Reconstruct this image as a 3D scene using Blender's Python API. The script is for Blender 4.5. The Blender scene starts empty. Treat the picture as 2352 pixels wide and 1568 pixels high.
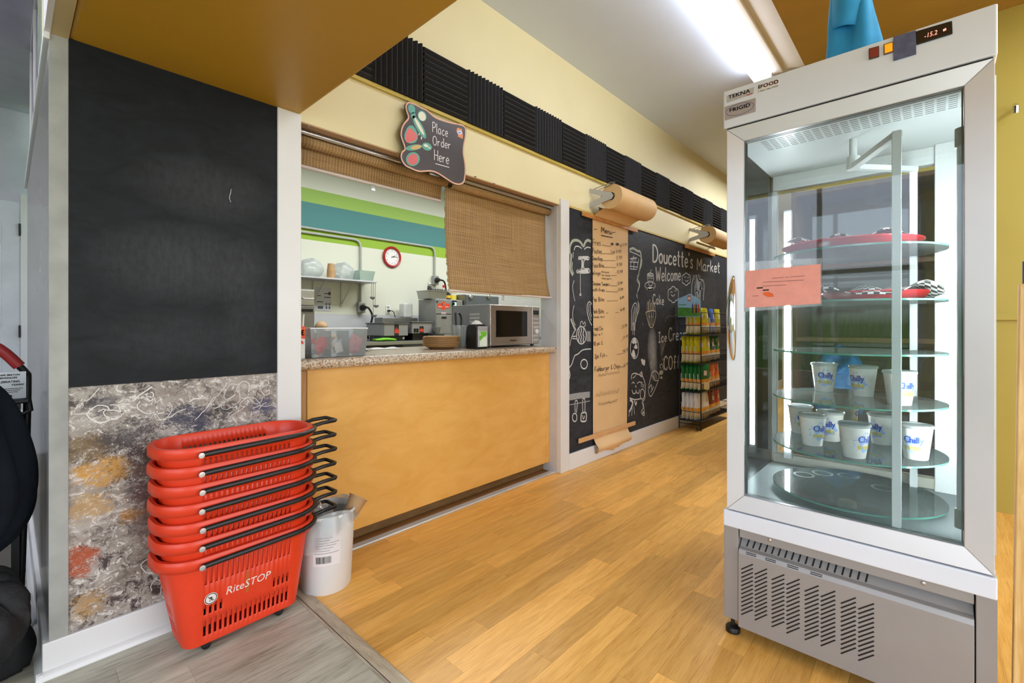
import bpy, bmesh, math, random
from mathutils import Vector, Matrix, noise as mnoise
R = random.Random(7)
SC = bpy.context.scene
COL = SC.collection
PI = math.pi
# ---------------------------------------------------------------- camera
F, CX, HV, H = 1063.0, 1176.0, 747.0, 1.10          # photo calibration (2352 x 1568): focal px, centre, horizon row, eye height
A = math.radians(42.5)
cA, sA = math.cos(A), math.sin(A)
cam = bpy.data.cameras.new('camera'); camo = bpy.data.objects.new('camera', cam); COL.objects.link(camo)
cam.sensor_width = 36; cam.lens = 36 * F / 2352; cam.shift_y = -(784 - HV) / 2352; cam.clip_start = 0.02
camo.location = (0, 0, H); camo.rotation_euler = (PI / 2, 0, A - PI / 2)
SC.camera = camo
# ---------------------------------------------------------------- world, lights, exposure
SC.view_settings.view_transform = 'Standard'; SC.view_settings.look = 'None'
SC.view_settings.gamma = 1; SC.view_settings.use_curve_mapping = False
SC.view_settings.exposure = 0.27
SC.cycles.max_bounces = 6; SC.cycles.diffuse_bounces = 4; SC.cycles.glossy_bounces = 3; SC.cycles.transmission_bounces = 4; SC.cycles.transparent_max_bounces = 14
SC.cycles.caustics_reflective = False; SC.cycles.caustics_refractive = False; SC.cycles.adaptive_threshold = .04; SC.cycles.sample_clamp_indirect = 6
SC.cycles.use_denoising = True
w = bpy.data.worlds.new('world'); SC.world = w; w.use_nodes = True
nt = w.node_tree; nt.nodes.clear()
wo = nt.nodes.new('ShaderNodeOutputWorld'); bg = nt.nodes.new('ShaderNodeBackground')
tc = nt.nodes.new('ShaderNodeTexCoord'); sx = nt.nodes.new('ShaderNodeSeparateXYZ'); rp = nt.nodes.new('ShaderNodeValToRGB')
mp = nt.nodes.new('ShaderNodeMapRange'); mp.inputs['From Min'].default_value = -1; mp.inputs['From Max'].default_value = 1
nt.links.new(tc.outputs['Generated'], sx.inputs[0]); nt.links.new(sx.outputs['Z'], mp.inputs['Value'])
nt.links.new(mp.outputs[0], rp.inputs[0]); nt.links.new(rp.outputs[0], bg.inputs[0]); nt.links.new(bg.outputs[0], wo.inputs[0])
e = rp.color_ramp.elements
e[0].position = 0.5; e[0].color = (.07, .12, .04, 1); e[1].position = 0.56; e[1].color = (.78, .86, 1, 1)
n = e.new(1.0); n.color = (.42, .6, .95, 1)
bg.inputs[1].default_value = 3.0

def area(name, loc, size, energy, rot=(0, 0, 0), col=(1, 1, 1)):
    l = bpy.data.lights.new(name, 'AREA'); l.shape = 'RECTANGLE'; l.size, l.size_y = size; l.energy = energy; l.color = col
    o = bpy.data.objects.new(name, l); COL.objects.link(o); o.location = loc; o.rotation_euler = rot
    return o
# shop-front daylight behind the camera, fluorescent battens further along the shop, kitchen and entrance ceilings
area('daylight_window', (-2.85, -1.5, 1.55), (1.9, 2.6), 46, (0, -PI / 2, 0), (.88, .94, 1))
area('daylight_side_window', (1.5, -3.35, 1.5), (3.6, 1.9), 80, (PI / 2, 0, 0), (.9, .95, 1))
area('shop_ceiling_lamp', (2.8, -1.3, 2.93), (2.4, .3), 44, (0, 0, 0), (.93, .97, 1))
area('shop_ceiling_lamp', (6.6, 1.2, 3.0), (2.4, .3), 52, (0, 0, 0), (.93, .97, 1))
area('kitchen_ceiling_lamp', (2.6, 3.9, 2.98), (2.4, .5), 46, (0, 0, 0), (.97, .99, 1))
area('kitchen_ceiling_lamp', (5.2, 3.9, 2.98), (2.4, .5), 50, (0, 0, 0), (.97, .99, 1))
area('entrance_ceiling_lamp', (-.7, 3.6, 2.9), (.6, 1.6), 85, (0, 0, 0), (.9, .9, 1))

# ---------------------------------------------------------------- photo pixel -> point on a known plane of the place
def ray(u, v):
    a = (u - CX) / F
    return Vector((cA + sA * a, sA - cA * a, (HV - v) / F))
def onY(u, v, Y): r = ray(u, v); t = Y / r.y; return Vector((r.x * t, Y, H + r.z * t))
def onX(u, v, X): r = ray(u, v); t = X / r.x; return Vector((X, r.y * t, H + r.z * t))
def onZ(u, v, Z=0): r = ray(u, v); t = (Z - H) / r.z; return Vector((r.x * t, r.y * t, Z))

# ---------------------------------------------------------------- materials
def lin(c):
    r = []
    for x in c[:3]:
        x = x / 255.0
        r.append(x / 12.92 if x <= .04045 else ((x + .055) / 1.055) ** 2.4)
    return (r[0], r[1], r[2], 1)
def nodes(name):
    m = bpy.data.materials.new(name); m.use_nodes = True
    t = m.node_tree; b = t.nodes['Principled BSDF']
    return m, t, b
def N(t, ty, **kw):
    n = t.nodes.new(ty)
    for k, v in kw.items():
        if k in n.inputs: n.inputs[k].default_value = v
        else: setattr(n, k, v)
    return n
def ramp(t, stops, src, interp='LINEAR'):
    r = t.nodes.new('ShaderNodeValToRGB'); r.color_ramp.interpolation = interp
    el = r.color_ramp.elements
    while len(el) > 1: el.remove(el[-1])
    el[0].position = stops[0][0]; el[0].color = stops[0][1]
    for p, c in stops[1:]:
        x = el.new(p); x.color = c
    t.links.new(src, r.inputs[0]); return r
def mixc(t, fac, a, b, blend='MIX'):
    m = t.nodes.new('ShaderNodeMix'); m.data_type = 'RGBA'; m.blend_type = blend
    for val, idx in ((fac, 0), (a, 6), (b, 7)):
        if hasattr(val, 'is_output') or isinstance(val, bpy.types.NodeSocket): t.links.new(val, m.inputs[idx])
        else: m.inputs[idx].default_value = val
    return m.outputs[2]
def mth(t, op, a, b=0.0):
    m = t.nodes.new('ShaderNodeMath'); m.operation = op
    for i, v in enumerate((a, b)):
        if isinstance(v, bpy.types.NodeSocket): t.links.new(v, m.inputs[i])
        else: m.inputs[i].default_value = v
    return m.outputs[0]
def pos(t, scale=(1, 1, 1), kind='Position', rot=(0, 0, 0)):
    if kind == 'Position': s = N(t, 'ShaderNodeNewGeometry').outputs['Position']
    else: s = N(t, 'ShaderNodeTexCoord').outputs[kind]
    mpn = N(t, 'ShaderNodeMapping'); mpn.inputs['Scale'].default_value = scale; mpn.inputs['Rotation'].default_value = rot
    t.links.new(s, mpn.inputs[0]); return mpn.outputs[0]
def noise(t, vec, scale, detail=3, rough=.5, dist=0):
    n = N(t, 'ShaderNodeTexNoise'); n.inputs['Scale'].default_value = scale; n.inputs['Detail'].default_value = detail
    n.inputs['Roughness'].default_value = rough; n.inputs['Distortion'].default_value = dist
    t.links.new(vec, n.inputs['Vector']); return n.outputs[0]
def bumpn(t, b, h, strength=.2, dist=.01):
    n = N(t, 'ShaderNodeBump'); n.inputs['Strength'].default_value = strength; n.inputs['Distance'].default_value = dist
    t.links.new(h, n.inputs['Height']); t.links.new(n.outputs[0], b.inputs['Normal'])
MATS = {}
def mat(name, col, rough=.5, metal=0, var=.06, vscale=6, bump=0, bscale=80, spec=.5, emit=0, kind='Object', coat=0):
    if name in MATS: return MATS[name]
    m, t, b = nodes(name); L = lin(col)
    v = pos(t, kind=kind)
    if var:
        f = noise(t, v, vscale)
        lo = tuple(x * (1 - var) for x in L[:3]) + (1,); hi = tuple(min(1, x * (1 + var)) for x in L[:3]) + (1,)
        c = ramp(t, [(.3, lo), (.7, hi)], f).outputs[0]; t.links.new(c, b.inputs['Base Color'])
    else: b.inputs['Base Color'].default_value = L
    b.inputs['Roughness'].default_value = rough; b.inputs['Metallic'].default_value = metal
    b.inputs['Specular IOR Level'].default_value = spec; b.inputs['Coat Weight'].default_value = coat
    if bump: bumpn(t, b, noise(t, v, bscale, 4), bump)
    if emit: b.inputs['Emission Color'].default_value = L; b.inputs['Emission Strength'].default_value = emit
    MATS[name] = m; return m
def glass(name, tint=(.93, .97, .96), refl=1.0, ior=1.45, haze=0, hazecol=(.9, .95, .95)):
    if name in MATS: return MATS[name]
    m, t, b = nodes(name); t.nodes.remove(b); out = t.nodes['Material Output']
    tr = N(t, 'ShaderNodeBsdfTransparent'); tr.inputs[0].default_value = (*tint, 1)
    gl = N(t, 'ShaderNodeBsdfGlossy'); gl.inputs['Roughness'].default_value = .02; gl.inputs[0].default_value = (refl, refl, refl, 1)
    fr = N(t, 'ShaderNodeFresnel'); fr.inputs[0].default_value = ior
    mx = N(t, 'ShaderNodeMixShader'); t.links.new(fr.outputs[0], mx.inputs[0]); t.links.new(tr.outputs[0], mx.inputs[1]); t.links.new(gl.outputs[0], mx.inputs[2])
    o = mx.outputs[0]
    if haze:
        df = N(t, 'ShaderNodeBsdfPrincipled'); df.inputs['Base Color'].default_value = (*hazecol, 1); df.inputs['Roughness'].default_value = .35
        tl = N(t, 'ShaderNodeBsdfTranslucent'); tl.inputs[0].default_value = (*hazecol, 1)
        m1 = N(t, 'ShaderNodeMixShader'); m1.inputs[0].default_value = .45; t.links.new(df.outputs[0], m1.inputs[1]); t.links.new(tl.outputs[0], m1.inputs[2])
        m2 = N(t, 'ShaderNodeMixShader'); m2.inputs[0].default_value = haze
        t.links.new(o, m2.inputs[1]); t.links.new(m1.outputs[0], m2.inputs[2]); o = m2.outputs[0]
    t.links.new(o, out.inputs[0]); MATS[name] = m; return m
def emis(name, col, strength):
    if name in MATS: return MATS[name]
    m, t, b = nodes(name); b.inputs['Base Color'].default_value = (.8, .8, .8, 1)
    b.inputs['Emission Color'].default_value = (*col, 1); b.inputs['Emission Strength'].default_value = strength
    MATS[name] = m; return m

# ---------------------------------------------------------------- mesh builder
class MB:
    def __init__(s): s.v = []; s.f = []; s.mi = []; s.cur = 0
    def add(s, vs, fs):
        o = len(s.v); s.v += [Vector(p) for p in vs]; s.f += [tuple(i + o for i in f) for f in fs]; s.mi += [s.cur] * len(fs); return s
    def box(s, a, b):
        x0, x1 = sorted((a[0], b[0])); y0, y1 = sorted((a[1], b[1])); z0, z1 = sorted((a[2], b[2]))
        return s.add([(x0, y0, z0), (x1, y0, z0), (x1, y1, z0), (x0, y1, z0), (x0, y0, z1), (x1, y0, z1), (x1, y1, z1), (x0, y1, z1)],
                     [(0, 3, 2, 1), (4, 5, 6, 7), (0, 1, 5, 4), (1, 2, 6, 5), (2, 3, 7, 6), (3, 0, 4, 7)])
    def obox(s, c, ex, ey, ez):                       # oriented box: centre and three half-axis vectors
        c, ex, ey, ez = Vector(c), Vector(ex), Vector(ey), Vector(ez)
        return s.add([c + i * ex + j * ey + k * ez for k in (-1, 1) for j in (-1, 1) for i in (-1, 1)],
                     [(0, 2, 3, 1), (4, 5, 7, 6), (0, 1, 5, 4), (1, 3, 7, 5), (3, 2, 6, 7), (2, 0, 4, 6)])
    def tube(s, pts, r, n=8, caps=True, closed=False, rs=None):
        P = [Vector(p) for p in pts]; m = len(P); rings = []
        up = None
        for i in range(m):
            if closed: d = (P[(i + 1) % m] - P[i - 1]).normalized()
            else: d = (P[min(i + 1, m - 1)] - P[max(i - 1, 0)]).normalized()
            if up is None:
                up = Vector((0, 0, 1)) if abs(d.z) < .9 else Vector((1, 0, 0))
            x = (up - d * up.dot(d)).normalized(); y = d.cross(x); up = x
            rr = rs[i] if rs else r
            rings.append([P[i] + (x * math.cos(2 * PI * k / n) + y * math.sin(2 * PI * k / n)) * rr for k in range(n)])
        vs = [p for g in rings for p in g]; fs = []
        for i in range(m if closed else m - 1):
            j = (i + 1) % m
            for k in range(n):
                fs.append((i * n + k, i * n + (k + 1) % n, j * n + (k + 1) % n, j * n + k))
        if caps and not closed: fs += [tuple(reversed(range(n))), tuple((m - 1) * n + k for k in range(n))]
        return s.add(vs, fs)
    def lathe(s, prof, n=24, c=(0, 0, 0), axis='Z', caps=True):      # prof: (r, h) list
        c = Vector(c); vs = []; fs = []
        for r, h in prof:
            for k in range(n):
                a = 2 * PI * k / n; x, y = r * math.cos(a), r * math.sin(a)
                p = {'Z': (x, y, h), 'X': (h, x, y), 'Y': (y, h, x)}[axis]
                vs.append(c + Vector(p))
        m = len(prof)
        for i in range(m - 1):
            for k in range(n):
                fs.append((i * n + k, i * n + (k + 1) % n, (i + 1) * n + (k + 1) % n, (i + 1) * n + k))
        if caps:
            if prof[0][0] > 1e-6: fs.append(tuple(reversed(range(n))))
            if prof[-1][0] > 1e-6: fs.append(tuple((m - 1) * n + k for k in range(n)))
        return s.add(vs, fs)
    def prism(s, poly, vec):                            # planar polygon extruded by vec
        P = [Vector(p) for p in poly]; n = len(P); vec = Vector(vec)
        return s.add(P + [p + vec for p in P], [tuple(range(n - 1, -1, -1)), tuple(range(n, 2 * n))] + [(i, (i + 1) % n, n + (i + 1) % n, n + i) for i in range(n)])
    def grid(s, fn, nu, nv):
        vs = [fn(i / nu, j / nv) for j in range(nv + 1) for i in range(nu + 1)]
        return s.add(vs, [(j * (nu + 1) + i, j * (nu + 1) + i + 1, (j + 1) * (nu + 1) + i + 1, (j + 1) * (nu + 1) + i) for j in range(nv) for i in range(nu)])
    def ribbon(s, pts, wdt, nrm, closed=False):
        P = [Vector(p) for p in pts]; nrm = Vector(nrm); m = len(P)
        if m < 2: return s
        vs = []
        for i in range(m):
            a = P[i - 1] if (i > 0 or closed) else P[i]; b = P[(i + 1) % m] if (i < m - 1 or closed) else P[i]
            d = (b - a)
            if d.length < 1e-9: d = Vector((1, 0, 0))
            q = d.normalized().cross(nrm).normalized() * (wdt / 2)
            vs += [P[i] + q, P[i] - q]
        fs = [(2 * i, 2 * i + 1, 2 * ((i + 1) % m) + 1, 2 * ((i + 1) % m)) for i in range(m if closed else m - 1)]
        return s.add(vs, fs)
    def flat(s, pts): return s.add(pts, [tuple(range(len(pts)))])
    def build(s, name, m, parent=None, org=None, local=False, bevel=0, smooth=None, solid=0, sub=0):
        me = bpy.data.meshes.new(name)
        off = Vector((0, 0, 0))
        if not local:
            if parent is not None:
                q = parent
                while q is not None: off += q.location; q = q.parent
            elif org is not None: off = Vector(org)
        me.from_pydata([v - off for v in s.v], [], s.f)
        ms = m if isinstance(m, (list, tuple)) else [m]
        for x in ms: me.materials.append(x)
        if len(ms) > 1: me.polygons.foreach_set('material_index', s.mi)
        bm = bmesh.new(); bm.from_mesh(me); bmesh.ops.remove_doubles(bm, verts=bm.verts, dist=1e-6)
        if len(s.f) < 20000: bmesh.ops.recalc_face_normals(bm, faces=bm.faces)
        bm.to_mesh(me); bm.free()
        if smooth is not None:
            me.shade_smooth(); me.set_sharp_from_angle(angle=math.radians(smooth))
        o = bpy.data.objects.new(name, me); COL.objects.link(o)
        if parent is not None: o.parent = parent
        elif org is not None: o.location = org
        if solid: d = o.modifiers.new('thick', 'SOLIDIFY'); d.thickness = solid; d.offset = 0
        if bevel: d = o.modifiers.new('bevel', 'BEVEL'); d.width = bevel; d.segments = 2; d.limit_method = 'ANGLE'; d.angle_limit = .6
        if sub: d = o.modifiers.new('sub', 'SUBSURF'); d.levels = sub; d.render_levels = sub
        return o
def tag(o, label, cat, group=None, kind=None):
    o['label'] = label; o['category'] = cat
    if group: o['group'] = group
    if kind: o['kind'] = kind
    return o
def thing(name, label, cat, loc=(0, 0, 0), rotz=0, group=None):
    o = bpy.data.objects.new(name, None); COL.objects.link(o); o.location = loc; o.rotation_euler = (0, 0, rotz); o.empty_display_size = .05
    return tag(o, label, cat, group)
def struct(o): o['kind'] = 'structure'; return o
def copy_tree(o, parent=None):
    c = o.copy(); COL.objects.link(c)
    if parent is not None: c.parent = parent
    for ch in list(o.children): copy_tree(ch, c)
    return c
def box(name, a, b, m, parent=None, bevel=0, **k):
    org = None if parent else ((a[0] + b[0]) / 2, (a[1] + b[1]) / 2, min(a[2], b[2]))
    return MB().box(a, b).build(name, m, parent, org, bevel=bevel, **k)
# printed text as a flat mesh; fx maps (x, y) in text units to a point
TXT = {}
def text_mesh(s, spacing=1.0):
    if (s, spacing) in TXT: return TXT[(s, spacing)]
    cu = bpy.data.curves.new('t', 'FONT'); cu.body = s; cu.resolution_u = 2; cu.space_character = spacing
    o = bpy.data.objects.new('t', cu); COL.objects.link(o)
    dg = bpy.context.evaluated_depsgraph_get(); me = bpy.data.meshes.new_from_object(o.evaluated_get(dg))
    vs = [v.co.copy() for v in me.vertices]; fs = [tuple(p.vertices) for p in me.polygons]
    bpy.data.objects.remove(o); bpy.data.curves.remove(cu); bpy.data.meshes.remove(me)
    wd = max(v.x for v in vs); TXT[(s, spacing)] = (vs, fs, wd); return TXT[(s, spacing)]
def text(mb, s, o, xd, yd, wid=None, size=None, shear=0, bold=0):   # o: lower left; fits the given width, or size = letter height
    vs, fs, wd = text_mesh(s); o, xd, yd = Vector(o), Vector(xd).normalized(), Vector(yd).normalized()
    k = (wid / wd) if wid else size / .7; ky = size / .7 if size else k
    offs = [(0, 0)] if not bold else [(0, 0), (bold, 0), (0, bold), (bold, bold)]
    for q, (bx, by) in enumerate(offs):
        mb.add([o + xd * ((v.x + shear * v.y) * k + bx) + yd * (v.y * ky + by) for v in vs], fs)
    return mb
# single-stroke handwriting
G = {
 'A': "0,0 .3,1 .6,0;.1,.38 .5,.38", 'B': "0,0 0,1;0,1 .3,1 .46,.85 .42,.62 .25,.54 0,.53;.25,.54 .5,.42 .52,.18 .36,0 0,0",
 'C': ".55,.82 .42,.98 .22,.98 .05,.75 0,.45 .08,.15 .28,0 .45,.04 .56,.2", 'D': "0,0 0,1;0,1 .3,.95 .52,.7 .55,.4 .42,.12 .2,0 0,0",
 'F': ".5,1 0,1;0,1 0,0;0,.52 .38,.52", 'H': "0,0 0,1;.5,0 .5,1;0,.5 .5,.5", 'I': "0,1 .4,1;.2,1 .2,0;0,0 .4,0",
 'M': "0,0 .05,1;.05,1 .33,.35;.33,.35 .62,1;.62,1 .68,0", 'O': ".3,1 .08,.85 0,.5 .1,.12 .3,0 .5,.12 .6,.5 .52,.85 .3,1",
 'P': "0,0 0,1;0,1 .35,1 .5,.8 .42,.55 .2,.48 0,.48", 'R': "0,0 0,1;0,1 .35,1 .5,.8 .42,.55 .2,.48 0,.48;.22,.48 .55,0",
 'S': ".5,.85 .32,1 .1,.92 .04,.72 .25,.54 .47,.35 .45,.1 .22,0 0,.12", 'T': "0,1 .6,1;.3,1 .3,0", 'W': "0,1 .18,0;.18,0 .36,.7;.36,.7 .54,0;.54,0 .75,1",
 'a': ".42,.5 .22,.56 .05,.42 0,.2 .1,.02 .28,.06 .4,.3;.42,.52 .4,.1 .5,0", 'b': "0,1 0,0;0,.35 .2,.55 .4,.4 .4,.15 .2,0 0,.1",
 'c': ".4,.45 .25,.56 .06,.42 0,.2 .12,.02 .3,.02 .42,.14", 'd': ".4,.45 .2,.55 .02,.35 .05,.08 .22,0 .4,.2;.42,1 .4,0", 'e': "0,.28 .4,.32 .36,.5 .2,.56 .04,.4 .02,.18 .16,.01 .4,.1",
 'f': ".4,.9 .28,1 .16,.85 .15,0;0,.52 .36,.52", 'g': ".4,.45 .2,.56 .02,.38 .06,.12 .22,.06 .4,.25;.42,.54 .4,-.2 .22,-.36 .02,-.24", 'h': "0,1 0,0;0,.3 .2,.55 .36,.45 .38,0",
 'i': ".05,.55 .05,0;.05,.78 .06,.82", 'k': "0,1 0,0;.36,.55 .02,.25;.12,.32 .4,0", 'l': ".05,1 .05,.1 .14,0", 'm': "0,.55 0,0;0,.35 .15,.55 .26,.45 .27,0;.27,.35 .42,.55 .54,.45 .56,0",
 'n': "0,.55 0,0;0,.32 .2,.55 .36,.45 .38,0", 'o': ".2,.55 .03,.42 0,.2 .14,0 .32,.06 .4,.28 .35,.48 .2,.55", 'p': "0,.55 0,-.38;0,.35 .2,.56 .4,.4 .38,.14 .2,.02 0,.12",
 'q': ".4,.45 .2,.56 .02,.38 .06,.12 .22,.06 .4,.25;.42,.54 .42,-.38", 'r': "0,.55 0,0;0,.3 .15,.52 .32,.5", 's': ".34,.48 .2,.56 .05,.46 .12,.32 .3,.22 .3,.06 .14,0 0,.08",
 't': ".16,.95 .14,.1 .3,0;0,.62 .34,.62", 'u': "0,.55 .02,.12 .18,0 .34,.14;.38,.55 .38,0", 'v': "0,.55 .18,0;.18,0 .36,.55", 'w': "0,.55 .12,0;.12,0 .26,.4;.26,.4 .4,0;.4,0 .52,.55",
 'x': "0,.55 .36,0;.36,.55 0,0", 'y': "0,.55 .18,.05;.38,.55 .08,-.36", 'z': "0,.55 .36,.55 0,0 .38,0",
 '0': ".2,1 .04,.75 0,.4 .1,.05 .25,0 .38,.25 .4,.65 .2,1", '1': ".05,.8 .2,1;.2,1 .2,0", '2': ".02,.8 .18,1 .38,.85 .3,.5 0,0 .42,.02", '3': "0,.9 .2,1 .36,.8 .15,.55 .4,.3 .25,.02 0,.1",
 '4': ".3,0 .3,1 0,.35 .45,.35", '5': ".4,1 .05,1 .03,.6 .3,.6 .4,.3 .25,.02 0,.08", '6': ".35,1 .08,.6 0,.25 .2,0 .38,.2 .25,.48 .03,.3", '7': "0,1 .42,1 .1,0", '8': ".2,.53 .04,.75 .2,1 .36,.76 .2,.53 0,.22 .2,0 .4,.22 .2,.53",
 '9': ".38,.7 .2,.5 .02,.7 .2,1 .38,.8 .34,.35 .15,0", '-': "0,.4 .3,.4", '.': ".05,0 .07,.05", "'": ".05,1 .02,.78", '&': ".5,0 .1,.7 .2,.95 .34,.75 .02,.25 .2,0 .5,.3", '(': ".2,1 .02,.5 .2,-.1", ')': "0,1 .18,.5 0,-.1", '/': "0,0 .3,1", '~': "0,.4 .12,.52 .28,.36 .42,.48",
}
GL = {}
def catmull(P, k=3):
    if len(P) < 3: return P
    o = []
    for i in range(len(P) - 1):
        p0, p1, p2, p3 = P[max(i - 1, 0)], P[i], P[i + 1], P[min(i + 2, len(P) - 1)]
        for j in range(k):
            t = j / k
            o.append(tuple(.5 * (2 * b + (c - a) * t + (2 * a - 5 * b + 4 * c - d) * t * t + (3 * b - a - 3 * c + d) * t ** 3) for a, b, c, d in zip(p0, p1, p2, p3)))
    o.append(tuple(P[-1])); return o
def strokes(s):
    out = []; x = 0
    for ch in s:
        if ch == ' ': x += .4; continue
        g = G.get(ch)
        if g is None: x += .3; continue
        mxx = 0
        for st in g.split(';'):
            P = [tuple(float(q) for q in p.split(',')) for p in st.split()]
            mxx = max(mxx, max(p[0] for p in P))
            out.append([(a + x, b) for a, b in catmull(P)])
        x += mxx + .2
    return out, x - .2
def write(mb, s, p0, p1, h, wdt, nrm, up=Vector((0, 0, 1)), jit=.0):       # handwriting from p0 to p1, cap height h
    st, wd = strokes(s); p0, p1 = Vector(p0), Vector(p1); xd = (p1 - p0) / wd
    for q in st:
        j = R.uniform(-jit, jit) * h
        mb.ribbon([p0 + xd * a + up * (b * h + j) for a, b in q], wdt, nrm)
    return mb
# ================================================================= special materials
def m_laminate():
    m, t, b = nodes('laminate_plank')
    oi = N(t, 'ShaderNodeObjectInfo'); g = N(t, 'ShaderNodeNewGeometry')
    ofs = N(t, 'ShaderNodeVectorMath'); ofs.operation = 'SCALE'
    cmb = N(t, 'ShaderNodeCombineXYZ'); t.links.new(oi.outputs['Random'], cmb.inputs[0]); t.links.new(oi.outputs['Random'], cmb.inputs[2]); cmb.inputs[1].default_value = .3
    t.links.new(cmb.outputs[0], ofs.inputs[0]); ofs.inputs['Scale'].default_value = 37
    ad = N(t, 'ShaderNodeVectorMath'); t.links.new(g.outputs['Position'], ad.inputs[0]); t.links.new(ofs.outputs[0], ad.inputs[1])
    def st(sc):
        q = N(t, 'ShaderNodeMapping'); q.inputs['Scale'].default_value = sc; t.links.new(ad.outputs[0], q.inputs[0]); return q.outputs[0]
    fine = noise(t, st((4, 60, 1)), 3, 6, .65, .6); broad = noise(t, st((1.6, 14, 1)), 2, 3, .5, 1.2)
    c1 = ramp(t, [(.22, lin((178, 118, 46))), (.46, lin((230, 174, 88))), (.75, lin((246, 198, 116)))], fine).outputs[0]
    c2 = ramp(t, [(.3, lin((202, 140, 58))), (.62, lin((244, 190, 104)))], broad).outputs[0]
    c = mixc(t, .45, c1, c2)
    hv = N(t, 'ShaderNodeHueSaturation'); t.links.new(c, hv.inputs['Color'])
    t.links.new(mth(t, 'ADD', mth(t, 'MULTIPLY', oi.outputs['Random'], .34), .83), hv.inputs['Value'])
    t.links.new(hv.outputs[0], b.inputs['Base Color']); b.inputs['Roughness'].default_value = .36
    b.inputs['Specular IOR Level'].default_value = .4
    bumpn(t, b, fine, .05); MATS['laminate'] = m; return m
def m_vinyl():
    m, t, b = nodes('grey_vinyl_plank'); oi = N(t, 'ShaderNodeObjectInfo')
    v = pos(t, (2.2, 26, 1)); v2 = pos(t, (.9, 3, 1))
    f = noise(t, v, 3, 6, .7, .4); f2 = noise(t, v2, 3, 3, .6, .3)
    c = mixc(t, .5, ramp(t, [(.3, lin((92, 88, 74))), (.5, lin((190, 188, 170))), (.75, lin((216, 214, 198)))], f).outputs[0], ramp(t, [(.3, lin((136, 130, 110))), (.65, lin((208, 206, 188)))], f2).outputs[0])
    hv = N(t, 'ShaderNodeHueSaturation'); t.links.new(c, hv.inputs['Color'])
    t.links.new(mth(t, 'ADD', mth(t, 'MULTIPLY', oi.outputs['Random'], .16), .9), hv.inputs['Value'])
    t.links.new(hv.outputs[0], b.inputs['Base Color']); b.inputs['Roughness'].default_value = .5; bumpn(t, b, f, .08); return m
def m_wood(name, c0, c1, sc=(3, 3, 30), rough=.45, s=3):
    m, t, b = nodes(name); f = noise(t, pos(t, sc), s, 5, .6, .8)
    t.links.new(ramp(t, [(.28, lin(c0)), (.7, lin(c1))], f).outputs[0], b.inputs['Base Color']); b.inputs['Roughness'].default_value = rough
    bumpn(t, b, f, .04); MATS[name] = m; return m
def smudges(t, base, spots, colour):
    g = N(t, 'ShaderNodeNewGeometry'); sp = N(t, 'ShaderNodeSeparateXYZ'); t.links.new(g.outputs['Position'], sp.inputs[0])
    nz = noise(t, pos(t, (30, 30, 12)), 2, 4, .7); c = base
    for X, Z, rx, rz, k in spots:
        dx = mth(t, 'MULTIPLY', mth(t, 'SUBTRACT', sp.outputs[0], X), 1 / rx); dz = mth(t, 'MULTIPLY', mth(t, 'SUBTRACT', sp.outputs[2], Z), 1 / rz)
        d = mth(t, 'SUBTRACT', 1.0, mth(t, 'ADD', mth(t, 'MULTIPLY', dx, dx), mth(t, 'MULTIPLY', dz, dz)))
        mk = mth(t, 'MULTIPLY', mth(t, 'MULTIPLY', mth(t, 'MAXIMUM', d, 0), nz), k)
        c = mixc(t, mk, c, colour)
    return c
def m_chalk(name, spots, base=(39, 42, 48), hi=(61, 64, 71)):
    m, t, b = nodes(name)
    f = noise(t, pos(t, (2.2, 1, 5), rot=(0, .35, 0)), 2.5, 6, .65, 1.5)
    c = ramp(t, [(.35, lin(base)), (.75, lin(hi))], f).outputs[0]
    c = smudges(t, c, spots, lin((170, 172, 176)))
    t.links.new(c, b.inputs['Base Color']); b.inputs['Roughness'].default_value = .55; b.inputs['Specular IOR Level'].default_value = .22
    bumpn(t, b, noise(t, pos(t), 260, 3), .06, .003); return m
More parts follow.
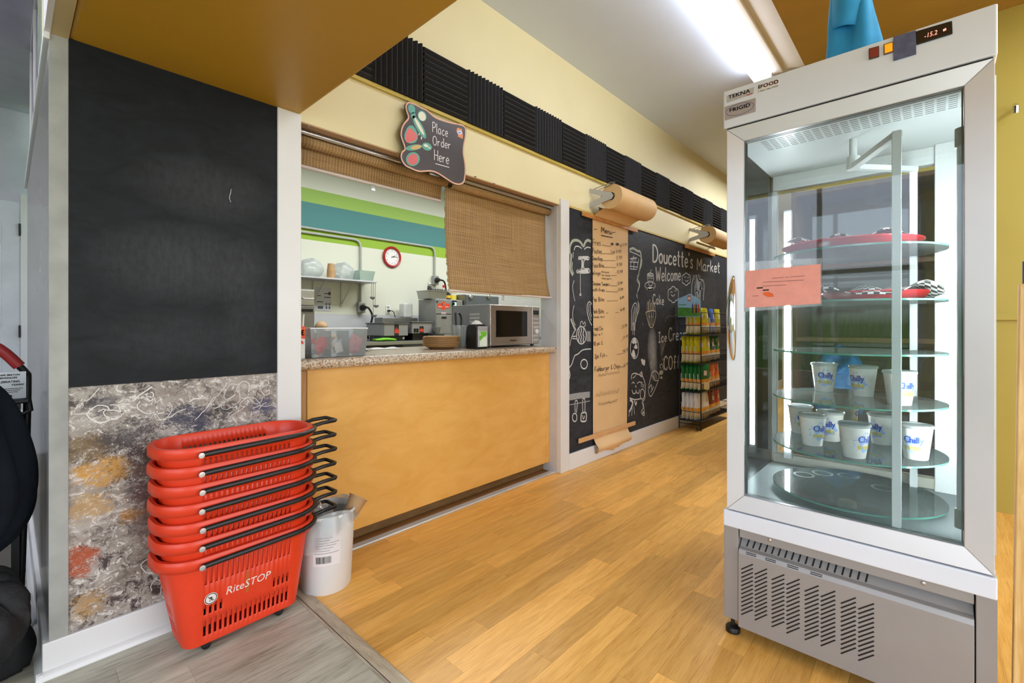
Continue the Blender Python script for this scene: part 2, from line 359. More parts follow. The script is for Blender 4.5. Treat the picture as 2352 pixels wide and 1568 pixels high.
def m_graffiti():
    m, t, b = nodes('splattered_wallpaper')
    base = ramp(t, [(.35, lin((138, 126, 116))), (.65, lin((172, 162, 152)))], noise(t, pos(t, (5, 5, 9)), 2, 4)).outputs[0]
    spl = noise(t, pos(t, (16, 16, 22), rot=(0, .5, 0)), 1.6, 8, .78, 1.6)
    c = mixc(t, ramp(t, [(.53, (0, 0, 0, 1)), (.58, (1, 1, 1, 1))], spl).outputs[0], base, lin((220, 215, 208)))
    dk = noise(t, pos(t, (19, 19, 19)), 1.4, 9, .8, .8)
    dm = noise(t, pos(t, (4, 4, 5)), 1.5, 3)
    mask = mth(t, 'MULTIPLY', ramp(t, [(.5, (0, 0, 0, 1)), (.56, (1, 1, 1, 1))], dk).outputs[0], ramp(t, [(.40, (.2, .2, .2, 1)), (.58, (1, 1, 1, 1))], dm).outputs[0])
    c = mixc(t, mask, c, lin((66, 52, 50)))
    g = N(t, 'ShaderNodeNewGeometry'); sp = N(t, 'ShaderNodeSeparateXYZ'); t.links.new(g.outputs['Position'], sp.inputs[0])
    rag = noise(t, pos(t, (60, 60, 95), rot=(0, .4, 0)), 2.0, 8, .8, 1.2); rag2 = noise(t, pos(t, (14, 14, 20)), 1.5, 4, .7, .5)
    def patch(c, u, v, rx, rz, col, k=1.0):
        p = onY(u, v, 2.06)
        dx = mth(t, 'MULTIPLY', mth(t, 'SUBTRACT', sp.outputs[0], p.x), 1 / rx); dz = mth(t, 'MULTIPLY', mth(t, 'SUBTRACT', sp.outputs[2], p.z), 1 / rz)
        d = mth(t, 'SUBTRACT', 1.0, mth(t, 'ADD', mth(t, 'MULTIPLY', dx, dx), mth(t, 'MULTIPLY', dz, dz)))
        d = mth(t, 'ADD', mth(t, 'ADD', mth(t, 'MULTIPLY', mth(t, 'MAXIMUM', d, -.8), .2), mth(t, 'MULTIPLY', mth(t, 'SUBTRACT', rag2, .5), .55)), mth(t, 'SUBTRACT', rag, .60))
        mk = mth(t, 'MULTIPLY', ramp(t, [(.0, (0, 0, 0, 1)), (.05, (1, 1, 1, 1))], d).outputs[0], k)
        return mixc(t, mk, c, lin(col))
    for u, v, rx, rz, col, k in [(250, 1080, .12, .07, (196, 140, 44), .9), (200, 1030, .12, .06, (110, 84, 40), .85), (300, 1000, .1, .09, (50, 44, 48), .85),
                                 (180, 1285, .06, .07, (170, 74, 32), .95), (440, 960, .12, .07, (40, 42, 66), .9), (600, 930, .07, .05, (52, 58, 96), .8),
                                 (340, 1080, .09, .2, (66, 50, 52), .85), (235, 930, .05, .05, (60, 58, 66), .7), (210, 1160, .1, .06, (200, 150, 60), .5), (510, 950, .06, .04, (40, 36, 34), .9),
                                 (300, 1180, .05, .04, (190, 130, 40), .7), (200, 1390, .06, .05, (190, 140, 60), .6), (330, 1170, .05, .2, (96, 60, 56), .6)]:
        c = patch(c, u, v, rx, rz, col, k)
    t.links.new(c, b.inputs['Base Color']); b.inputs['Roughness'].default_value = .5; bumpn(t, b, spl, .08); return m
def m_granite():
    m, t, b = nodes('speckled_laminate'); v = pos(t)
    a = noise(t, v, 110, 5, .7); c2 = noise(t, v, 210, 4, .7); br = noise(t, v, 60, 4)
    c = ramp(t, [(.34, lin((140, 112, 88))), (.5, lin((206, 186, 162))), (.66, lin((234, 220, 200)))], a).outputs[0]
    c = mixc(t, ramp(t, [(.56, (0, 0, 0, 1)), (.6, (1, 1, 1, 1))], c2).outputs[0], c, lin((54, 42, 36)))
    c = mixc(t, ramp(t, [(.6, (0, 0, 0, 1)), (.66, (1, 1, 1, 1))], br).outputs[0], c, lin((150, 108, 80)))
    t.links.new(c, b.inputs['Base Color']); b.inputs['Roughness'].default_value = .22; return m
def m_bamboo():
    m, t, b = nodes('woven_bamboo'); v = pos(t, (1, 1, 1), 'UV')
    s1 = N(t, 'ShaderNodeSeparateXYZ'); t.links.new(v, s1.inputs[0])
    def saw(src, n):
        return mth(t, 'MULTIPLY', mth(t, 'ADD', mth(t, 'SINE', mth(t, 'MULTIPLY', src, n * 2 * PI)), 1), .5)
    hz = saw(s1.outputs[1], 150); vt = saw(s1.outputs[0], 62)
    nz = noise(t, pos(t, (3, 170, 1), 'UV'), 1, 3, .7); nb = noise(t, pos(t, (90, 2, 1), 'UV'), 1, 3, .6)
    c = ramp(t, [(.28, lin((100, 70, 36))), (.5, lin((162, 126, 80))), (.78, lin((200, 166, 116)))], mth(t, 'ADD', mth(t, 'MULTIPLY', nz, .75), mth(t, 'MULTIPLY', nb, .25))).outputs[0]
    c = mixc(t, mth(t, 'MULTIPLY', mth(t, 'POWER', vt, 6), .55), c, lin((222, 188, 128)))
    c = mixc(t, mth(t, 'MULTIPLY', mth(t, 'POWER', hz, 3), .42), c, lin((104, 74, 40)))
    t.links.new(c, b.inputs['Base Color']); b.inputs['Roughness'].default_value = .6; bumpn(t, b, hz, .25, .004); return m
def m_kitchen_wall():
    m, t, b = nodes('striped_kitchen_paint')
    g = N(t, 'ShaderNodeNewGeometry'); sp = N(t, 'ShaderNodeSeparateXYZ'); t.links.new(g.outputs['Position'], sp.inputs[0])
    z = mth(t, 'MULTIPLY', sp.outputs[2], 1 / 3.2)
    c = ramp(t, [(0, lin((206, 209, 214))), (1.235 / 3.2, lin((226, 228, 212))), (2.09 / 3.2, lin((150, 188, 40))), (2.24 / 3.2, lin((66, 134, 134))), (2.537 / 3.2, lin((158, 196, 84))), (2.693 / 3.2, lin((232, 234, 218)))], z, 'CONSTANT').outputs[0]
    t.links.new(c, b.inputs['Base Color']); b.inputs['Roughness'].default_value = .5; return m
def m_steel(name='brushed_steel', col=(176, 176, 174), rough=.34):
    if name in MATS: return MATS[name]
    m, t, b = nodes(name); f = noise(t, pos(t, (4, 4, 220), 'Object'), 2, 2)
    L = lin(col); t.links.new(ramp(t, [(.3, tuple(x * .85 for x in L[:3]) + (1,)), (.7, L)], f).outputs[0], b.inputs['Base Color'])
    b.inputs['Metallic'].default_value = .85; b.inputs['Roughness'].default_value = rough; MATS[name] = m; return m
LAM, VIN, GRAF, GRAN, BAMB, KWALL = m_laminate(), m_vinyl(), m_graffiti(), m_granite(), m_bamboo(), m_kitchen_wall()
YEL = mat('pale_yellow_paint', (229, 217, 172), .55, var=.03, vscale=2, bump=.04, bscale=300, kind='Object')
OLV = mat('ochre_yellow_paint', (178, 162, 76), .6, var=.03, vscale=2)
MUST = mat('mustard_paint', (190, 146, 40), .42, var=.04, vscale=2, bump=.05, bscale=240)
WHT = mat('white_trim_paint', (226, 225, 224), .35, var=.03, vscale=3)
CEIL = mat('ceiling_paint', (217, 231, 255), .7, var=.02, vscale=2)
GREYC = mat('grey_rendered_edge', (158, 158, 152), .55, var=.16, vscale=9, bump=.1, bscale=60)
BEIGE = mat('beige_edge_paint', (196, 176, 128), .5)
STEEL = m_steel(); ALU = mat('aluminium', (196, 197, 200), .3, .9, var=.04); CHROME = mat('chrome', (225, 225, 228), .06, 1, var=0)
BLK = mat('black_plastic', (22, 22, 23), .4, var=.05); BLKW = mat('black_wire', (16, 16, 17), .45)
KRAFT = mat('kraft_paper', (218, 180, 130), .65, var=.05, vscale=4, bump=.05, bscale=30)
CHALK = mat('white_chalk', (206, 206, 204), .9, var=.25, vscale=140, kind='Position')
INK = mat('black_marker', (36, 30, 26), .7)
PINE = m_wood('pine', (206, 160, 88), (240, 204, 138), (30, 30, 2.0))
BATTEN = m_wood('varnished_batten', (160, 96, 44), (212, 156, 92), (3, 30, 30))
BATTEN_PALE = m_wood('pale_batten', (196, 142, 92), (222, 176, 124), (3, 30, 30))

# ================================================================= the setting
W = 2.065                      # front face of the long wall
SOF = 2.022
# --- floors: laminate strips run along the wall, each its own piece
fl = struct(MB().box((.84, -3.4, -.05), (9.5, W + .2, -.004)).build('floor', mat('floor_underlay', (150, 104, 52), .8), org=(0, 0, -.05)))
def unit_plank(name, m):
    me = bpy.data.meshes.new(name); bm = bmesh.new(); bmesh.ops.create_cube(bm, size=1)
    bmesh.ops.bevel(bm, geom=[e for e in bm.edges if all(v.co.z > 0 for v in e.verts)], offset=.008, segments=1, affect='EDGES')
    bm.to_mesh(me); bm.free(); me.materials.append(m); return me
PL = unit_plank('floor_plank', LAM)
def plank(parent, x0, x1, y0, y1, me, zt=.0):
    o = bpy.data.objects.new('floor_plank', me); COL.objects.link(o); o.parent = parent
    o.scale = (x1 - x0 - .0006, y1 - y0 - .0006, .006); o.location = Vector(((x0 + x1) / 2, (y0 + y1) / 2, zt - .003)) - parent.location
    return o
pw = .0905; row = 0; y = W + .035
far = MB()
while y > -3.3:
    x = .842 - R.uniform(0, .85)
    while x < 9.3:
        L = R.choice((.62, .75, .9, .9)); x0, x1 = max(x, .842), min(x + L, 9.4)
        if x1 - x0 > .02:
            if y > -.35 and x0 < 6.4 and not (x0 > 1.95 and y < .3): plank(fl, x0, x1, y - pw, y, PL)
            else: far.box((x0, y - pw + .0004, -.006), (x1 - .0005, y, 0))
        x += L
    y -= pw
o = far.build('far_floor_planks', LAM, fl); o['kind'] = 'stuff'
fv = struct(MB().box((-3.2, -3.4, -.05), (.84, 6.6, -.004)).build('floor_entrance', mat('vinyl_underlay', (110, 104, 96), .8), org=(-1, 0, -.05)))
PV = unit_plank('floor_plank', VIN); far = MB(); y = 3.0
while y > -3.3:
    x = .786 - R.uniform(.3, 1.1); x1 = .786
    while x1 > -3:
        x0 = max(x, -3.1)
        if y > .9 and x1 > -.6: plank(fv, x0, x1, y - .152, y, PV)
        else: far.box((x0, y - .1515, -.006), (x1 - .0005, y, 0))
        x1 = x; x -= 1.1
    y -= .152
o = far.build('far_floor_planks', VIN, fv); o['kind'] = 'stuff'
tr = struct(MB().prism([(.786, -3.3, 0), (.792, -3.3, .006), (.836, -3.3, .006), (.844, -3.3, 0)], (0, 5.36, 0)).build('trim_1', m_wood('greyed_oak_strip', (150, 138, 116), (200, 188, 164), (20, 3, 20)), org=(.81, -3.3, 0)))
MB().prism([(.7915, -3.3, .0062), (.7930, -3.3, .0066), (.7945, -3.3, .0062)], (0, 5.36, 0)).build('groove', mat('dark_groove', (70, 62, 54), .8), tr)

# --- the long wall
struct(MB().box((.092, W + .0005, 0), (.87, W + .14, SOF + .02)).build('wall_partition', mat('partition_paint', (200, 196, 190), .6), org=(.4, W, 0)))
sd = struct(MB().box((.092, W + .14, 0), (.2, 4.3, SOF - .02)).build('wall_partition_side', GREYC, org=(.14, 3, 0)))
MB().box((.0885, W - .002, .11), (.0925, 4.3, SOF - .02)).build('grey_facing', mat('glossy_grey_facing', (150, 146, 142), .22, var=.2, vscale=5, kind='Position'), sd)
t2 = struct(MB().box((.076, W - .02, SOF - .026), (.0915, 4.4, SOF + .0)).build('trim_2', WHT, org=(.08, 3, SOF), bevel=.003))
struct(MB().box((.0885, W - .012, 0), (.134, W + .001, SOF)).build('trim_3', GREYC, org=(.1, W, 0), bevel=.002))
struct(MB().box((.134, W - .006, .108), (.771, W + .001, .905)).build('wall_graffiti', GRAF, org=(.45, W, .1)))
cb = MB().box((.134, W - .012, .9), (.771, W - .0001, SOF)).build('chalkboard', m_chalk('worn_sheen_chalkboard', [(.45, 1.33, .30, .16, .12), (.52, 1.62, .26, .13, .10), (.42, 1.05, .25, .12, .06), (.66, 1.15, .1, .35, .06)], (14, 16, 18), (28, 32, 37)), org=(.45, W, .9))  # bluish lighter tone paints the daylight sheen among the chalk smudges
tag(cb, 'big blank black chalkboard above the paint-splattered wallpaper on the left', 'chalkboard')
s = MB(); s.ribbon([onY(531 + a, 434 + b, W - .0128) for a, b in ((0, 0), (-1, 8), (-3, 14), (-4, 22), (-1, 30))], .0018, (0, 1, 0)); s.build('chalk_mark', CHALK, cb)
struct(MB().box((.771, W - .02, 0), (.87, W + .18, SOF)).build('trim_4', WHT, org=(.82, W, 0), bevel=.004))
scr = MB()                                            # painted white loops on the splattered wallpaper
gr = lambda p: [onY(a, b, W - .0068) for a, b in p]
for cx, cy, rx, ry in ((535, 905, 18, 24), (560, 895, 14, 20), (588, 905, 16, 22), (610, 890, 10, 18), (575, 925, 22, 12), (520, 930, 14, 10), (340, 930, 22, 20), (375, 940, 18, 24), (260, 945, 20, 16), (345, 910, 8, 10), (230, 950, 26, 20), (340, 1300, 14, 16), (360, 1350, 12, 20)):
    k = R.uniform(0, 6); scr.ribbon(gr([(cx + rx * (1 + .2 * math.sin(3 * q)) * math.cos(q + k), cy + ry * math.sin(q + k)) for q in [i * .45 for i in range(13)]]), R.uniform(.0016, .0034), (0, 1, 0))
for i in range(16):
    cx, cy = R.uniform(180, 620), R.uniform(880, 1010); a = R.uniform(-.9, .3)
    scr.ribbon(gr([(cx + j * 12 * math.cos(a), cy + j * 12 * math.sin(a) + R.uniform(-4, 4)) for j in range(R.randint(3, 7))]), R.uniform(.0012, .004), (0, 1, 0))
scr.build('painted_scribble', mat('white_paint_stroke', (224, 220, 214), .6, var=.1), bpy.data.objects['wall_graffiti'])

# header above the opening and long yellow wall
struct(MB().box((.08, W, 2.0), (9.5, W + .175, 3.12)).build('wall_header', YEL, org=(4, W, 2)))
struct(MB().box((.87, W + .001, 1.994), (2.775, W + .178, 2.0015)).build('trim_5', mat('brown_lit_lining', (188, 152, 112), .5), org=(1.8, W, 1.99)))  # tan colour paints the brownish light on the header's underside
for u, v in ((708, 290), (863, 345), (1092, 405), (1135, 421)):
    p = onZ(u, v, 1.9935); MB().lathe([(.007, 0), (.007, -.003), (.003, -.004)], 10, p).build('screw', STEEL, bpy.data.objects['trim_5'])
struct(MB().box((2.881, W, 0), (9.5, W + .175, 2.0)).build('wall_menu', YEL, org=(6, W, 0)))
struct(MB().box((2.775, W - .016, 0), (2.881, W + .178, 2.042)).build('trim_6', WHT, org=(2.83, W, 0), bevel=.004))
struct(MB().box((2.772, W + .02, 0), (2.776, W + .17, 2.0)).build('trim_7', mat('grey_jamb', (206, 205, 206), .4), org=(2.77, W + .1, 0)))
bb = MB().box((2.882, W - .006, .124), (9.5, W - .0001, 1.998)).build('blackboard', m_chalk('menu_blackboard', [(onY(1497, 800, W).x, onY(1497, 800, W).z, .11, .22, 1.3), (onY(1500, 835, W).x, .72, .09, .18, .9), (onY(1335, 640, W).x, 1.35, .25, .5, .1), (4.6, 1.5, .5, .4, .12), (onY(1520, 800, W).x, .9, .06, .12, .5), (5.6, 1.4, .6, .5, .08)]), org=(6, W, .124))
tag(bb, 'long black chalkboard wall with chalk lettering and drawings behind the menu', 'blackboard')
struct(MB().box((2.882, W - .014, 1.996), (9.5, W, 2.012)).build('trim_8', mat('yellow_ledge', (206, 184, 110), .5), org=(6, W, 2)))
struct(MB().box((.9, W - .016, 2.282), (9.5, W, 2.300)).build('trim_9', mat('brass_yellow_ledge', (196, 172, 70), .5), org=(5, W, 2.28)))
struct(MB().box((2.881, W - .02, 0), (9.5, W, .124)).build('baseboard_right', WHT, org=(6, W, 0), bevel=.003))
bl = struct(MB().prism([(.074, W - .018, 0), (.771, W - .018, 0), (.771, W, 0), (.092, W, 0), (.092, 4.3, 0), (.074, 4.3, 0)], (0, 0, .108)).build('baseboard_left', WHT, org=(.4, W, 0), bevel=.003))
MB().prism([(.06, W - .02, 0), (.06, W - .036, 0), (.06, W - .034, .012), (.06, W - .026, .02), (.06, W - .018, .022)], (.72, 0, 0)).build('shoe_moulding', WHT, bl, smooth=40)
MB().prism([(.074, W - .034, 0), (.058, W - .034, 0), (.060, W - .03, .012), (.068, W - .03, .02), (.074, W - .03, .022)], (0, 2.2, 0)).build('shoe_moulding', WHT, bl, smooth=40)

# ceiling, mustard soffit over the entrance, soffit above the fridge with shade painted into its mustard
struct(MB().box((-3.2, -3.5, 3.1), (9.5, W + .1, 3.16)).build('ceiling', CEIL, org=(3, 0, 3.1)))
struct(MB().box((.134, -2.6, SOF), (.87, W + .001, 3.1)).build('ceiling_soffit', MUST, org=(.5, 0, SOF), bevel=.012))
struct(MB().box((.092, -2.6, SOF - .004), (.134, W, 3.1)).build('trim_10', BEIGE, org=(.11, 0, SOF)))
struct(MB().box((.078, -2.6, SOF - .006), (.092, W, 3.1)).build('trim_11', WHT, org=(.08, 0, SOF)))
struct(MB().box((.87, -3.4, 2.95), (9.5, .69, 3.1)).build('ceiling_beam', mat('shaded_mustard_paint', (160, 124, 52), .6), org=(5, -1, 2.95)))
# wall behind the fridge, rear and side walls of the shop with their windows
wr = struct(MB().box((3.95, -3.4, 0), (4.05, .69, 2.95)).build('wall_right', OLV, org=(4, -1, 0)))
MB().box((3.935, -3.4, 1.13), (3.95, .69, 1.165)).build('chair_rail', OLV, wr, bevel=.003)
MB().box((3.938, -.145, 0), (3.95, -.085, 2.95)).build('corner_strip', mat('grey_strip', (150, 148, 142), .5), wr)
struct(MB().box((9.5, -3.4, 0), (9.6, W + .2, 3.1)).build('wall_far', YEL, org=(9.5, 0, 0)))
def window_wall(name, a, b, axis, lo, hi, z0, z1, m):
    s = MB(); x0, y0 = a; x1, y1 = b
    s.box((x0, y0, 0), (x1, y1, z0)); s.box((x0, y0, z1), (x1, y1, 3.1))
    if axis == 'Y': s.box((x0, y0, z0), (x1, lo, z1)); s.box((x0, hi, z0), (x1, y1, z1))
    else: s.box((x0, y0, z0), (lo, y1, z1)); s.box((hi, y0, z0), (x1, y1, z1))
    return struct(s.build(name, m, org=(x0, y0, 0)))
wrr = MB()
for a, b, z0, z1 in ((-3.5, 2.6, 0, .55), (-3.5, 2.6, 2.75, 3.1), (-3.5, -2.9, .55, 2.75), (-.15, .1, .55, 2.75), (1.95, 2.6, .55, 2.75)): wrr.box((-3.1, a, z0), (-3.0, b, z1))
wrr = struct(wrr.build('wall_rear', YEL, org=(-3.1, 0, 0)))
wrw = MB()
for y in (.1, 1.0, 1.9): wrw.box((-3.06, y, .55), (-3.02, y + .05, 2.75))
wrw.box((-3.06, .1, 1.7), (-3.02, 1.95, 1.75)); struct(wrw.build('window_2', WHT, org=(-3.05, 1, .55)))
window_wall('wall_front', (-3.1, -3.5), (9.6, -3.4), 'X', -.4, 3.4, .5, 2.5, YEL)

# --- kitchen shell
struct(MB().box((.2, 5.4, 0), (8.2, 5.5, 3.1)).build('wall_kitchen', KWALL, org=(4, 5.4, 0)))
struct(MB().box((8.1, W + .17, 0), (8.2, 5.4, 3.1)).build('wall_kitchen_right', KWALL, org=(8.1, 4, 0)))
struct(MB().box((.2, W + .14, SOF), (.3, 5.4, 3.1)).build('wall_kitchen_left', KWALL, org=(.25, 4, SOF)))
struct(MB().box((.2, W + .1, 3.08), (8.2, 5.5, 3.14)).build('ceiling_kitchen', CEIL, org=(4, 4, 3.1)))
struct(MB().box((.84, W + .17, -.05), (8.2, 5.5, 0)).build('floor_kitchen', mat('grey_tile', (120, 118, 114), .5), org=(4, 4, -.05)))
# --- entrance room on the far left
struct(MB().box((-3.1, 5.7, 0), (.2, 5.8, 3.1)).build('wall_entrance', mat('entrance_white', (214, 212, 222), .6), org=(-1, 5.7, 0)))
struct(MB().box((-3.1, W + .1, 2.9), (.2, 5.8, 3.0)).build('ceiling_entrance', mat('entrance_ceiling', (196, 194, 208), .7), org=(-1, 4, 2.9)))
d = struct(MB().box((-.75, 5.66, 0), (.075, 5.7, 2.13)).build('door_1', mat('white_door_paint', (220, 224, 232), .4), org=(-.3, 5.66, 0), bevel=.004))
for z0, z1 in ((.2, .95), (1.1, 1.95)):
    MB().box((-.62, 5.65, z0), (-.03, 5.662, z1)).build('door_panel', MATS['white_door_paint'], d, bevel=.01)
for z in (.4, 1.0, 1.85): MB().box((.065, 5.64, z), (.078, 5.665, z + .1)).build('hinge', BLK, d)
struct(MB().box((.075, 5.65, 0), (.16, 5.7, 2.2)).build('trim_12', WHT, org=(.1, 5.65, 0), bevel=.004))
struct(MB().box((-3.2, 2.6, 0), (-3.1, 5.8, 3.0)).build('wall_entrance_left', MATS['entrance_white'], org=(-3.1, 4, 0)))
# glazed frame standing on top of the partition
tw = struct(MB().box((.1, 3.15, SOF), (.135, 3.2, 3.0)).box((.1, 4.3, SOF), (.135, 4.36, 3.0)).box((.1, 3.15, 2.86), (.135, 4.36, 3.0)).box((.1, 3.15, SOF), (.135, 4.36, SOF + .05)).box((.1, 3.7, SOF), (.135, 3.74, 3.0)).build('window_1', WHT, org=(.12, 3.7, SOF), bevel=.003))
PUR = mat('dark_violet_pane', (58, 44, 92), .8)
MB().box((.112, 3.2, SOF + .05), (.118, 3.7, 2.86)).build('pane', PUR, tw); MB().box((.112, 3.74, SOF + .05), (.118, 4.3, 2.86)).build('pane', PUR, tw)

# ================================================================= fluorescent batten
ft = thing('fluorescent_light', 'white strip fluorescent batten with glowing tube on the pale ceiling', 'ceiling light', (2.7, .9, 3.1))
MB().box((1.45, .86, 3.035), (4.0, .93, 3.1)).build('housing', WHT, ft, bevel=.004)
MB().prism([(1.45, .86, 3.06), (1.45, .715, 3.02), (1.45, .715, 3.025), (1.45, .86, 3.085)], (2.55, 0, 0)).build('reflector', WHT, ft)
MB().box((1.49, .935, 2.99), (3.96, 1.05, 3.065)).build('glowing_lens', emis('tube_glow', (.97, .98, 1), 7.5), ft, bevel=.012)
for x in (1.475, 3.975): MB().box((x - .02, .93, 2.985), (x + .015 * (1 if x < 2 else 1.6), 1.055, 3.07)).build('end_cap', WHT, ft, bevel=.003)
ch = MB(); ch.tube([(4.03, .9, 3.1), (4.05, .9, 3.05), (4.04, .9, 3.0)], .004, 6); ch.build('hook', STEEL, ft)
# ================================================================= serving counter
BIRCH = m_wood('birch_ply', (222, 164, 78), (238, 186, 104), (2, 2, 5), .4, 2)
ct = thing('serving_counter', 'birch plywood serving counter below the kitchen hatch', 'counter', (1.82, 2.2, 0))
MB().box((.945, 2.16, .068), (2.735, 2.178, .896)).build('front_panel', BIRCH, ct, bevel=.002)
STL = m_wood('brown_stile', (168, 118, 60), (196, 146, 84), (20, 20, 2))
MB().box((.872, 2.166, 0), (.945, 2.19, .896)).build('stile', STL, ct); MB().box((2.735, 2.157, .068), (2.771, 2.19, .896)).build('stile', BIRCH, ct, bevel=.002)
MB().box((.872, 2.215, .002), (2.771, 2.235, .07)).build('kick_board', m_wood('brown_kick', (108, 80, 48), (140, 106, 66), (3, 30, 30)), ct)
MB().box((.872, 2.19, .07), (2.771, 2.78, .09)).box((.872, 2.76, .09), (2.771, 2.78, .896)).build('carcass', BIRCH, ct)
th = MB().prism([(.872, 2.10, .001), (.872, 2.104, .008), (.872, 2.142, .008), (.872, 2.15, .001)], (1.9, 0, 0)).build('threshold_strip', mat('threshold_alloy', (206, 206, 206), .4, .3), org=(1.8, 2.12, 0))
tag(th, 'silver metal threshold strip along the foot of the birch counter', 'threshold')
pr = [(2.80, .897), (2.80, .945), (2.12, .945)] + [(2.112 - .024 * math.sin(a), .921 + .024 * math.cos(a)) for a in [i * PI / 8 for i in range(0, 9)]] + [(2.12, .897)]
wt = MB().prism([(.873, y, z) for y, z in pr], (1.897, 0, 0)).build('worktop', GRAN, org=(1.82, 2.4, .897), smooth=40)
tag(wt, 'brown speckled granite-look worktop with rounded nose on the birch counter', 'worktop')

# ================================================================= blinds in the hatch
def blind_sheet(name, fn, nu, nv, m, parent, usc, vsc):
    me = bpy.data.meshes.new(name); vs = []; uv = []
    off = Vector((0, 0, 0)); q = parent
    while q is not None: off += q.location; q = q.parent
    for j in range(nv + 1):
        for i in range(nu + 1):
            vs.append(fn(i / nu, j / nv) - off); uv.append((i / nu * usc, j / nv * vsc))
    fs = [(j * (nu + 1) + i, j * (nu + 1) + i + 1, (j + 1) * (nu + 1) + i + 1, (j + 1) * (nu + 1) + i) for j in range(nv) for i in range(nu)]
    me.from_pydata(vs, [], fs); me.materials.append(m); me.shade_smooth()
    ul = me.uv_layers.new(name='UVMap')
    for l in me.loops: ul.data[l.index].uv = uv[l.vertex_index]
    o = bpy.data.objects.new(name, me); COL.objects.link(o); o.parent = parent
    s = o.modifiers.new('thick', 'SOLIDIFY'); s.thickness = .003; s.offset = 0
    return o
RAILM = mat('pink_white_rail', (214, 200, 194), .4); CLIP = glass('clear_clip', (.9, .92, .9), haze=.35)
def roll_fn(x0, x1, y, z, r, turns=1.0):
    return lambda a, b: Vector((x0 + (x1 - x0) * a, y + r * (1 - .12 * b) * math.sin(2 * PI * turns * b), z + r * (1 - .12 * b) * math.cos(2 * PI * turns * b)))
rl = thing('roller_blind', 'rolled-up bamboo blind on the left half of the hatch', 'blind', (1.35, 2.22, 1.9))
blind_sheet('rolled_bamboo', roll_fn(.89, 1.775, 2.165, 1.958, .03), 8, 24, BAMB, rl, .915, .19)
blind_sheet('bamboo_sheet', lambda a, b: Vector((.89 + .885 * a, 2.195 + .02 * math.sin(b * 1.5), 1.965 - .11 * b)), 10, 6, BAMB, rl, .915, .12)
MB().lathe([(.009, .885), (.009, 1.772)], 10, (0, 2.212, 1.853), 'X').build('bottom_rail', RAILM, rl, smooth=40)
p = onY(858, 432, 2.2); MB().box((p.x - .012, 2.2, p.z - .015), (p.x + .012, 2.206, p.z + .02)).build('pull_clip', CLIP, rl, bevel=.003)
rr = thing('roller_blind', 'half-lowered woven bamboo blind hanging over the microwave', 'blind', (2.27, 2.2, 1.9))
blind_sheet('rolled_bamboo', roll_fn(1.81, 2.768, 2.165, 1.958, .03), 8, 24, BAMB, rr, .958, .19)
def rsheet(a, b):
    ed = (R.uniform(-.006, .006) if a < .001 else 0)
    return Vector((1.79 + ed + (.975 - .02 * math.sin(b * PI)) * a - .012 * b + .02 * b * b * a, 2.192 - .05 * b * b + .012 * math.sin(b * 5) * math.sin(a * 4), 1.95 - .64 * b))
blind_sheet('bamboo_sheet', rsheet, 30, 60, BAMB, rr, .975, .66)
MB().lathe([(.008, 1.775), (.008, 2.771)], 10, (0, 2.142, 1.308), 'X').build('bottom_rail', RAILM, rr, smooth=40)
p = onY(1156, 692, 2.14); MB().box((p.x - .012, 2.139, 1.268), (p.x + .012, 2.145, 1.312)).build('pull_clip', CLIP, rr, bevel=.003)
cr = MB().lathe([(.011, .873), (.011, 2.771)], 12, (0, 2.125, 1.981), 'X').build('curtain_rail', ALU, org=(1.8, 2.125, 1.98), smooth=40)
tag(cr, 'silver metal rail under the hatch lintel above the bamboo blinds', 'rail')

# ================================================================= acoustic foam
FOAM = mat('charcoal_foam', (42, 42, 46), .9, var=.15, vscale=60, bump=.25, bscale=500)
def foam_mesh(vert):
    n, S, y0, y1 = 10, .3095, -.012, -.034
    prof = [(0, 0)]
    for i in range(n): prof += [(i / n * S, y0), ((i + .45) / n * S, y1), ((i + .62) / n * S, y1)]
    prof += [(S, y0), (S, 0)]
    s = MB(); pts = [((a, d, 0) if vert else (0, d, a)) for a, d in prof]
    s.prism(pts, (0, 0, S) if vert else (S, 0, 0)); return s
fv_, fh_ = None, None
ords = ['first', 'second', 'third', 'fourth', 'fifth', 'sixth', 'seventh', 'eighth', 'ninth', 'tenth', 'eleventh', 'twelfth', 'thirteenth', 'fourteenth', 'fifteenth', 'sixteenth', 'seventeenth', 'eighteenth', 'nineteenth', 'twentieth']
for k in range(-2, 16):
    vert = (k % 2 != 0); x = 1.5215 + .3125 * k
    if vert and fv_: o = fv_.copy(); COL.objects.link(o); o.location.x = x
    elif (not vert) and fh_: o = fh_.copy(); COL.objects.link(o); o.location.x = x
    else:
        o = foam_mesh(vert).build('acoustic_foam_tile', FOAM, local=True); o.location = (x, W, 2.302)
        if vert: fv_ = o
        else: fh_ = o
    tag(o, 'charcoal wedge foam tile with %s ridges, %s from the mustard soffit' % ('upright' if vert else 'level', ords[k + 2]), 'foam tile', 'acoustic foam tiles along the yellow wall')

